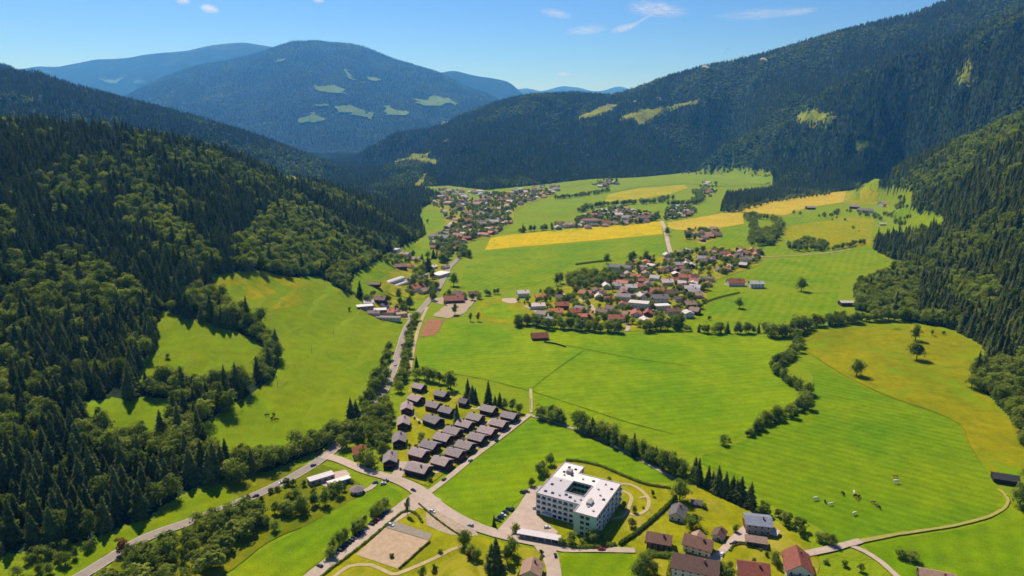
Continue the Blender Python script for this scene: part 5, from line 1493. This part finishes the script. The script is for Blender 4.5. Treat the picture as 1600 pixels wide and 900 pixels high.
def number_alike():
    """things that would share a label are told apart by their order from the left"""
    by = {}
    for o in scene.objects:
        if o.parent is None and o.get('category'): by.setdefault(o['label'], []).append(o)
    for lab, os_ in by.items():
        if 1 < len(os_) <= 99:
            os_.sort(key=lambda o: float(project(o.location.x, o.location.y, o.location.z)[0]))
            for i, o in enumerate(os_):
                o['label'] = ('leftmost ' if i == 0 else 'rightmost ' if i == len(os_) - 1 else ordinal(i + 1) + ' from the left, ') + lab

def build_trees():
    # single trees first, then the nearest forest trees, 300 of each kind in all
    def ob(name, crown, trunk, x, y, z, rz, sxy, sz, label, group):
        e = empty(name, (x, y, z), rz); e.scale = (sxy, sxy, sz); tag(e, label, 'tree' if name != 'shrub' else 'shrub', group)
        part('crown', crown, e); part('trunk', trunk, e)
    restS, restB, restP = [], [], []
    nS = nB = nP = 0
    depth = lambda t: t[1]
    for t in sorted(TREES, key=lambda t: t[1] / max(t[5], .1) if False else t[1]):
        x, y, z, rz, sxy, sz, k, i, lab, grp = t
        if k == 's' and nS < 120 and y < 1500:
            c, tr, h = SPR[i]; ob('spruce_tree', c, tr, x, y, z, rz, sxy, sz, lab, grp); nS += 1
        elif k in 'br' and nB < 300 and y < 1700:
            c, tr, h = BRO[i]; ob('broadleaf_tree', RUSTM if k == 'r' else c, tr, x, y, z, rz, sxy, sz, lab, grp); nB += 1
        elif k == 'p' and nP < 300 and y < 1500:
            c, tr, h = SHR[i]; ob('shrub', c, tr, x, y, z, rz, sxy, sz, lab, grp); nP += 1
        else:
            (restS if k == 's' else restB if k in 'br' else restP).append((x, y, z, rz, sxy, sz, i))
    # forest spruces that show largest
    vis = (FS[:, 7] > 0) & (FS[:, 7] < 1600) & (FS[:, 8] < 940)
    order = np.argsort(np.where(vis, FS[:, 1] / FS[:, 5], 1e9))
    pick = order[:300 - nS]; keep = np.ones(len(FS), bool); keep[pick] = False
    for q in FS[pick]:
        c, tr, h = SPR[int(q[6])]; left = q[0] < 0
        ob('spruce_tree', c, tr, *q[:6], 'dark spruce in the near front of the forest on the left slope' if left else 'dark spruce in front of the right forest', 'front spruces of the left forest' if left else 'front spruces of the right forest')
    fs = FS[keep]; fb = FB
    if nB < 300:
        vis = (fb[:, 7] > 0) & (fb[:, 7] < 1600) & (fb[:, 8] < 940)
        order = np.argsort(np.where(vis, fb[:, 1] / fb[:, 5], 1e9)); pick = order[:300 - nB]; kp = np.ones(len(fb), bool); kp[pick] = False
        for q in fb[pick]:
            c, tr, h = BRO[int(q[6])]; left = q[0] < 0
            ob('broadleaf_tree', c, tr, *q[:6], 'light green leafy tree in the near front of the left forest' if left else 'light green leafy tree in the near front of the right forest', 'front leafy trees of the left forest' if left else 'front leafy trees of the right forest')
        fb = fb[kp]
    S_ = fs[:, :7]
    if restS: S_ = np.vstack([S_, np.array(restS)])
    B_ = fb[:, :7]
    if restB: B_ = np.vstack([B_, np.array(restB)])
    nS0, nB0 = len(SPR), len(BRO)
    # one object per kind, near and far prototypes together
    far = FSF[:, :7].copy(); far[:, 6] += nS0
    scatter('spruce_forest', 'dense dark spruce forest covering the valley sides', [joined('spruce', c, t) for c, t, h in SPR] + SPRF, np.vstack([S_, far]))
    far = FBF[:, :7].copy(); far[:, 6] += nB0
    scatter('broadleaf_woodland', 'light green leafy trees mixed through the forests and villages', [joined('broadleaf', c, t) for c, t, h in BRO] + BROF, np.vstack([B_, far]))
    if restP: scatter('shrubbery', 'small shrubs in the gardens of the far villages', [joined('bush', c, t) for c, t, h in SHR], np.array(restP))
    print('TREES', nS, nB, nP, len(TREES), len(FS), len(FB), len(FSF), len(FBF))
build_trees()

# ------------------------------------------------------------------ cars
CARC = {'black': (28, 30, 34), 'dark grey': (66, 68, 72), 'dark blue': (36, 46, 70), 'silver': (164, 166, 170), 'white': (222, 222, 220), 'red': (150, 26, 28)}
TYRE = plain('tyre', (26, 26, 27), .9, .1); RIM = plain('rim', (150, 150, 152), .35, .5, metal=.6); LAMP = plain('head_lamp', (225, 228, 230), .2, .6)
def loft(sections, caps=True):
    """sections: list of closed loops (equal length)"""
    n = len(sections[0]); V = [p for s in sections for p in s]
    F = [(k * n + i, k * n + (i + 1) % n, (k + 1) * n + (i + 1) % n, (k + 1) * n + i) for k in range(len(sections) - 1) for i in range(n)]
    if caps: F += [tuple(range(n - 1, -1, -1)), tuple(range((len(sections) - 1) * n, len(sections) * n))]
    return V, F
def car_meshes(cname):
    paint_ = plain('car_paint_' + cname.replace(' ', '_'), CARC[cname], .25, .6, .05)
    def sec(x, zt, hw, zb=.28): return [(x, -hw, zb), (x, -hw, zt * .6 + zb * .4), (x, -hw * .9, zt), (x, hw * .9, zt), (x, hw, zt * .6 + zb * .4), (x, hw, zb)]
    body = loft([sec(-2.15, .72, .76, .38), sec(-2.0, .88, .86), sec(-1.0, .95, .89), (sec(.7, .95, .89)), sec(1.75, .82, .86), sec(2.12, .6, .74, .36)])
    def cab(z, x0, x1, hw): return [(x0, -hw, z), (x1, -hw, z), (x1, hw, z), (x0, hw, z)]
    glass = loft([cab(.9, -1.95, .95, .82), cab(1.38, -1.5, .25, .66)])
    roof = loft([cab(1.38, -1.52, .27, .67), cab(1.46, -1.4, .1, .6)])
    return mk('body', body, paint_), mk('glasshouse', glass, GLASS), mk('roof', roof, paint_)
def wheel_mesh(r, w, mat, nm):
    n = 12; V = [(r * math.cos(i * 6.283 / n), s * w / 2, r * math.sin(i * 6.283 / n)) for s in (-1, 1) for i in range(n)]
    F = [(i, (i + 1) % n, n + (i + 1) % n, n + i) for i in range(n)] + [tuple(range(n)), tuple(range(2 * n - 1, n - 1, -1))]
    return mk(nm, (V, F), mat)
WHEEL, RIMM = wheel_mesh(.33, .22, TYRE, 'wheel'), wheel_mesh(.2, .24, RIM, 'rim')
LAMPM = boxmesh('headlight', -.04, .04, -.16, .16, -.07, .07, LAMP)
CARM = {c: car_meshes(c) for c in CARC}
def car(p, rz, c, label, group=None, dz=.3):
    r = empty('car', (p[0], p[1], float(tz(p[0], p[1])) + dz), rz); tag(r, label, 'car', group)
    b, g, rf = CARM[c]; part('body', b, r); part('glasshouse', g, r); part('roof', rf, r)
    for x in (-1.3, 1.3):
        for y in (-.78, .78):
            w = part('wheel', WHEEL, r, (x, y, .33)); part('rim', RIMM, w)
    for y in (-.55, .55): part('headlight', LAMPM, r, (2.06, y, .58))
A_, B_ = hit(497, 885), hit(604, 799); dirv = (B_ - A_)[:2] / np.linalg.norm((B_ - A_)[:2]); angp = math.atan2(dirv[1], dirv[0])
Lp = np.linalg.norm((B_ - A_)[:2]); cols_ = ['black', 'dark blue', 'dark grey', 'black', 'dark blue', 'silver', 'black', 'dark grey', 'dark blue', 'black', 'white', 'dark grey', 'black', 'dark blue']
gaps = (.04, .1, .62, .66, .70); kcar = 0; s = 0.0; seq = []
while s < Lp:
    f = s / Lp
    if not (.62 < f < .69 or .03 < f < .10 or .12 < f < .15): seq.append(s)
    s += 2.65
for i, s in enumerate(seq):
    p = A_[:2] + dirv * s + np.array([-dirv[1], dirv[0]]) * -1.2
    c = 'red' if i == len(seq) - 5 else random.choice(cols_)
    car(p, angp + math.pi / 2 + (math.pi if random.random() < .4 else 0) + random.uniform(-.05, .05), c, c + ' car in the long row beside the car park trees', 'cars in the car park')
ph = hit(779, 815)
for i, (x, y, c) in enumerate(((778,814,'dark grey'),(782,810,'black'),(786,806,'white'),(790,802,'dark blue'),(795,797,'dark grey'))):
    car(hit(x, y), R(-28), c, c + ' car in the short row at the hotel car park edge', 'cars at the hotel')
for x, y, c, a, l in ((817,771,'black',-25,'black car in front of the hotel left wing'),(823,770,'dark grey',-25,'dark grey car right of the black one at the hotel'),(800,797,'black',60,'black car parked alone on the hotel forecourt'),(836,795,'silver',62,'silver car against the hotel front wall'),
                      (646,768,'dark blue',-40,'dark blue car driving on the hotel road'),(855,826,'white',10,'white car parked at the hotel corner'),(676,801,'white',-35,'white car on the verge of the hotel road'),(1195,838,'silver',70,'silver car right of the carport'),(599,757,'white',30,'white car beside the storage halls'),(603,752,'silver',20,'silver car behind the storage halls'),(1148,850,'dark grey',50,'dark grey car on the paved yard'),(586,756,'dark grey',200,'dark grey car on the road by the storage halls'),(440,756,'white',215,'white car on the main road'),(628,540,'dark grey',80,'dark grey car far up the main road'),(611,822,'white',-30,'white car at the top of the sand court')):
    car(hit(x, y), R(a), c, l, dz=.45)

for x, y, c, a, l in ((330,806,'red',30,'red car on the near stretch of the main road'),(400,777,'dark blue',212,'dark blue car on the main road above the thicket'),(490,729,'black',38,'black car on the main road before the junction'),(575,653,'silver',52,'silver car at the main road bend'),(618,572,'white',75,'white car on the main road above the grove'),(648,497,'red',55,'red car on the main road by the builders yard'),(683,455,'white',60,'white car on the main road by the nursery'),
                      (632,735,'white',80,'white car at the entrance of the chalet village'),(694,751,'dark grey',60,'dark grey car at the front of the chalet row'),(735,721,'silver',60,'silver car on the lane beside the chalets'),(776,690,'black',60,'black car at the far end of the chalet lane'),(735,823,'silver',152,'silver car on the hotel road'),(868,870,'dark blue',95,'dark blue car on the road at the bottom edge'),(1128,868,'white',60,'white car on the lower paved yard'),(940,860,'red',-2,'red car on the lane before the hotel')):
    car(hit(x, y), R(a), c, l, dz=.5)

# ------------------------------------------------------------------ cattle
def cow_mesh(name, mat):
    me = bpy.data.meshes.new(name); 
    J = [(-.85, 0, 1.22, .30), (-.3, 0, 1.18, .40), (.35, 0, 1.18, .38), (.8, 0, 1.25, .30), (1.15, 0, 1.15, .19), (1.4, 0, .95, .15), (1.62, 0, .72, .09)]
    V = [j[:3] for j in J]; Rr = [j[3] for j in J]; E = [(i, i + 1) for i in range(len(J) - 1)]
    def chain(base, pts):
        k = base
        for p in pts:
            V.append(p[:3]); Rr.append(p[3]); E.append((k, len(V) - 1)); k = len(V) - 1
    for s in (-1, 1):
        chain(0, [(-.78, .2 * s, .95, .17), (-.62, .22 * s, .68, .11), (-.86, .22 * s, .42, .07), (-.82, .22 * s, .0, .065)])
        chain(3, [(.68, .2 * s, .85, .13), (.70, .2 * s, .45, .075), (.68, .2 * s, .0, .065)])
        chain(5, [(1.3, .22 * s, 1.08, .05)])
    chain(0, [(-1.12, 0, 1.2, .04), (-1.2, 0, .7, .03)])
    me.from_pydata(V, E, [])
    o = bpy.data.objects.new(name, me); col.objects.link(o)
    md = o.modifiers.new('skin', 'SKIN'); sub = o.modifiers.new('sub', 'SUBSURF'); sub.levels = 1; sub.render_levels = 1
    for i, v in enumerate(me.skin_vertices[0].data): v.radius = (Rr[i], Rr[i]); v.use_root = i == 1
    dg = bpy.context.evaluated_depsgraph_get(); out = bpy.data.meshes.new_from_object(o.evaluated_get(dg))
    bpy.data.objects.remove(o); out.name = name; out.materials.clear(); out.materials.append(mat); out.shade_smooth()
    return out
COWS = {'white': cow_mesh('cow_body', plain('white_hide', (222, 214, 200), .9, .1, .1, 1.5)), 'black': cow_mesh('cow_body', plain('black_hide', (34, 30, 28), .9, .1, .2, 1.5)), 'brown': cow_mesh('cow_body', plain('brown_hide', (150, 104, 68), .9, .1, .2, 1.5))}
def cow(px, py, c, a, label, group, s=1.15):
    p = hit(px, py); o = bpy.data.objects.new('cow', COWS[c]); col.objects.link(o)
    o.location = (p[0], p[1], p[2] + .12); o.rotation_euler = (0, 0, R(a)); s *= 1.2; o.scale = (s, s, s); tag(o, label, 'cow', group)
for x, y, c, a, l, s in ((1274,782,'white',20,'white cow farthest left in the right pasture',1.4),(1289,786,'black',70,'black cow second from the left in the right pasture',1.1),(1298,790,'white',190,'white cow right of the black one in the right pasture',1.2),(1317,774,'black',95,'black cow in the middle of the right pasture',1.3),(1334,772,'white',250,'white cow at the top of the middle group',1.3),(1336,777,'black',10,'black cow just below the white one of the middle group',1.1),(1342,778,'black',40,'black cow on the right of the middle group',1.1),(1340,783,'brown',120,'brown cow at the bottom of the middle group',1.0),(1335,805,'white',30,'lowest white cow alone in the right pasture',1.3),(1364,787,'brown',0,'leftmost brown cow of the trio right of the middle group',1.1),(1369,791,'brown',40,'middle brown cow of the trio right of the middle group',1.1),(1374,795,'black',80,'black cow of the trio right of the middle group',1.1),(1400,756,'white',5,'big white cow alone at the upper right of the pasture',1.7),(1399,747,'brown',170,'brown cow just behind the big white one',1.2)):
    cow(x, y, c, a, l, 'cows on the right pasture', s)
for x, y, a, l in ((417,651,20,'leftmost black cow of the four on the left meadow'),(425,656,80,'lowest black cow of the four on the left meadow'),(428,650,140,'upper black cow of the four on the left meadow'),(432,658,10,'rightmost black cow of the four on the left meadow'),(378,631,60,'left black cow of the pair at the meadow shadow edge'),(389,633,0,'right black cow of the pair at the meadow shadow edge')):
    cow(x, y, 'black', a, l, 'cows on the left meadow', 1.3)

# ------------------------------------------------------------------ poles
POLE = plain('pole_wood', (84, 70, 58), .9, .1, .3, 2)
def pole(px, py, h, label):
    p = hit(px, py); r = empty('utility_pole', p); tag(r, label, 'pole', 'utility poles')
    V, F = loft([[(.16 * math.cos(i * 1.047) * k, .16 * math.sin(i * 1.047) * k, z) for i in range(6)] for z, k in ((-.6, 1.2), (h, .8))]); part('post', mk('post', (V, F), POLE), r)
    part('crossarm', boxmesh('crossarm', -.8, .8, -.06, .06, 0, .14, POLE), r, (0, 0, h - .6))
    for x in (-.7, 0, .7): part('insulator', boxmesh('insulator', -.05, .05, -.05, .05, 0, .25, FRAME), r, (x, 0, h - .45))
for x, y, h, l in ((522,529,11,'farthest utility pole on the left meadow'),(487,552,11,'middle utility pole on the left meadow'),(434,606,11,'nearest utility pole on the left meadow'),(1235,474,13,'utility pole in the pasture right of the village'),(829,640,10,'utility pole at the corner of the big meadow')): pole(x, y, h, l)

# ------------------------------------------------------------------ paragliders
def canopy_mat(name, c):
    m, nt, out = new_mat(name); d = N(nt, 'ShaderNodeBsdfDiffuse'); t = N(nt, 'ShaderNodeBsdfTranslucent')
    tc = N(nt, 'ShaderNodeTexCoord'); cc = mix(nt, noise_fac(nt, tc.outputs['Object'], 1.2), tuple(q * .94 for q in s2l(c)), s2l(c))
    for q in (d, t): nt.links.new(cc, q.inputs['Color'])
    ms = N(nt, 'ShaderNodeMixShader'); ms.inputs[0].default_value = .5; nt.links.new(d.outputs[0], ms.inputs[1]); nt.links.new(t.outputs[0], ms.inputs[2]); nt.links.new(ms.outputs[0], out.inputs['Surface'])
    return m
def paraglider(px, py, Y, label, c1):
    p = at_depth(px, py, Y); r = empty('paraglider', p, R(15)); r.rotation_euler = (R(-38), 0, R(15)); tag(r, label, 'paraglider', 'paragliders')
    n = 16; V, F = [], []
    for i in range(n + 1):
        a = R(-62 + 124 * i / n); x, z = 6.2 * math.sin(a), 6.2 * math.cos(a) - 3.2; ch = 1.5 * math.cos(a * .8)
        for yy, zz in ((-ch, 0), (-ch * .7, .6), (ch * .4, .45), (ch, 0), (ch * .2, -.05)): V.append((x + zz * math.sin(a), yy, z + zz * math.cos(a)))
    for i in range(n):
        for j in range(5): F.append((i * 5 + j, i * 5 + (j + 1) % 5, i * 5 + 5 + (j + 1) % 5, i * 5 + 5 + j))
    F += [(4, 3, 2, 1, 0), tuple(n * 5 + j for j in range(5))]
    part('canopy', mk('canopy', (V, F), canopy_mat('canopy_' + c1, {'white': (246, 244, 246), 'peach': (246, 236, 232)}[c1])), r)
    LV, LF = [], []
    for i in (2, 5, 8, 11, 14):
        t = V[i * 5 + 4]; b = (.25 * (1 if i > 8 else -1), 0, -5.0); k = len(LV)
        LV += [t, (t[0] + .02, t[1], t[2]), (b[0] + .02, b[1], b[2]), b]; LF.append((k, k + 1, k + 2, k + 3))
    part('suspension_lines', mk('suspension_lines', (LV, LF), POLE), r)
    s_loop = lambda z, a, b: [(a * math.cos(i * 1.047), b * math.sin(i * 1.047), z) for i in range(6)]
    part('harness', mk('harness', loft([s_loop(-5.9, .15, .3), s_loop(-5.6, .28, .5), s_loop(-5.1, .25, .3), s_loop(-4.7, .12, .12)]), plain('harness_fabric', (60, 62, 70), .9, .1)), r)
paraglider(1102, 106, 1000, 'pale paraglider lower and left against the mountain slope', 'white')
paraglider(1193, 94, 1000, 'pale paraglider higher and right against the mountain slope', 'peach')
def bird(px, py, label):
    p = at_depth(px, py, 420); V = [(0, .25, 0), (0, -.3, 0), (-.55, .05, .16), (-1.0, -.12, .05), (.55, .05, .16), (1.0, -.12, .05), (0, 0, .08), (0, 0, -.08)]
    o = link_mesh('bird', V, [(0, 6, 2), (6, 1, 2), (0, 2, 7), (7, 2, 1), (2, 3, 1), (0, 3, 2), (0, 4, 6), (6, 4, 1), (0, 7, 4), (7, 1, 4), (4, 1, 5), (0, 4, 5)], plain('bird_feathers', (44, 42, 42), .9, .1))
    o.location = tuple(p); tag(o, label, 'bird', 'birds in the sky')
bird(1138, 77, 'upper right dark bird above the mountain crest'); bird(1133, 83, 'lower left dark bird above the mountain crest')

# ------------------------------------------------------------------ clouds
def cloud_mat():
    m, nt, out = new_mat('cloud_vapour')
    tc = N(nt, 'ShaderNodeTexCoord'); oi = N(nt, 'ShaderNodeObjectInfo')
    mp = N(nt, 'ShaderNodeMapping'); nt.links.new(tc.outputs['Object'], mp.inputs['Vector']); nt.links.new(oi.outputs['Location'], mp.inputs['Location']); mp.inputs['Scale'].default_value = (3.0, 2.0, 5.0)
    f = noise_fac(nt, mp.outputs[0], 1.5, 6, .68, .8)
    ln = N(nt, 'ShaderNodeVectorMath', operation='LENGTH'); nt.links.new(tc.outputs['Object'], ln.inputs[0])
    fall = ramp(nt, ln.outputs['Value'], [(.15, (1, 1, 1)), (1.0, (0, 0, 0))], 'EASE')
    k = N(nt, 'ShaderNodeMath', operation='MULTIPLY'); nt.links.new(ramp(nt, f, [(.46, (0, 0, 0)), (.70, (1, 1, 1))]), k.inputs[0]); nt.links.new(fall, k.inputs[1])
    at = N(nt, 'ShaderNodeAttribute', attribute_type='OBJECT', attribute_name='vapour')
    k2 = N(nt, 'ShaderNodeMath', operation='MULTIPLY'); nt.links.new(k.outputs[0], k2.inputs[0]); nt.links.new(at.outputs['Fac'], k2.inputs[1])
    v = N(nt, 'ShaderNodeVolumePrincipled', i_Anisotropy=.35); v.inputs['Color'].default_value = (1, 1, 1, 1)
    nt.links.new(k2.outputs[0], v.inputs['Density']); nt.links.new(v.outputs[0], out.inputs['Volume'])
    return m
CLM = cloud_mat()
def cloud(px, py, wpx, hpx, rot, dens, label, Y=46000.0):
    p = at_depth(px, py, Y); sc = Y / FPX
    bm = bmesh.new(); bmesh.ops.create_icosphere(bm, subdivisions=3, radius=1.0)
    me = bpy.data.meshes.new('cloud'); bm.to_mesh(me); bm.free(); me.materials.append(CLM)
    o = bpy.data.objects.new('cloud', me); col.objects.link(o); o.location = tuple(p); o.scale = (wpx / 2 * sc, wpx / 3 * sc, hpx / 2 * sc); o.rotation_euler = (0, R(rot), 0)
    o['vapour'] = dens * 1.9 / (wpx * sc); tag(o, label, 'cloud', 'small white clouds')
cloud(327, 14, 34, 16, 8, 9, 'small bright cloud at upper left')
cloud(286, 1, 26, 14, 0, 8, 'small cloud cut by the top edge at left')
cloud(498, 0, 20, 12, 0, 8, 'small cloud cut by the top edge left of centre')
cloud(1026, 15, 110, 26, 6, 5, 'widest feathery cloud at the top right of centre')
cloud(975, 44, 50, 14, -14, 5, 'small bright slanting cloud streak')
cloud(1000, 33, 70, 7, -28, 2.5, 'thin tail rising right from the slanting streak')
cloud(868, 21, 62, 16, 10, 3, 'faint wisp left of the feathery cloud')
cloud(915, 47, 80, 18, -4, 3, 'faint wisp below the feathery cloud')
cloud(1190, 22, 170, 16, -2, 3, 'long thin cloud streak at upper right')
cloud(1250, 18, 70, 12, -6, 3, 'brighter end of the long thin streak')
cloud(880, 116, 26, 8, 0, 6, 'tiny low cloud above the distant peaks')

# ------------------------------------------------------------------ haze
def haze_box():
    top = float(ZG[np.abs(AG) < 1.0].max()) + 30
    V = [(x, y, z) for z in (-40, top) for y in (-1500, 39000) for x in (-60000, 60000)]
    F = [(0, 2, 3, 1), (4, 5, 7, 6), (0, 1, 5, 4), (2, 6, 7, 3), (0, 4, 6, 2), (1, 3, 7, 5)]
    o = link_mesh('haze', V, F); o['kind'] = 'stuff'
    o['label'] = 'thin blue summer haze filling the valley air'
    m, nt, out = new_mat('haze_air')
    v = N(nt, 'ShaderNodeVolumePrincipled', i_Density=HAZE_D, i_Anisotropy=.3)
    v.inputs['Color'].default_value = (*HAZE_C, 1)
    v.inputs['Absorption Color'].default_value = (1, 1, 1, 1)      # clear air: it scatters blue and absorbs nothing
    nt.links.new(v.outputs[0], out.inputs['Volume'])
    o.data.materials.append(m)
HAZE_D, HAZE_C = 5.4e-5, (.09, .40, 1.0)
haze_box()
number_alike()
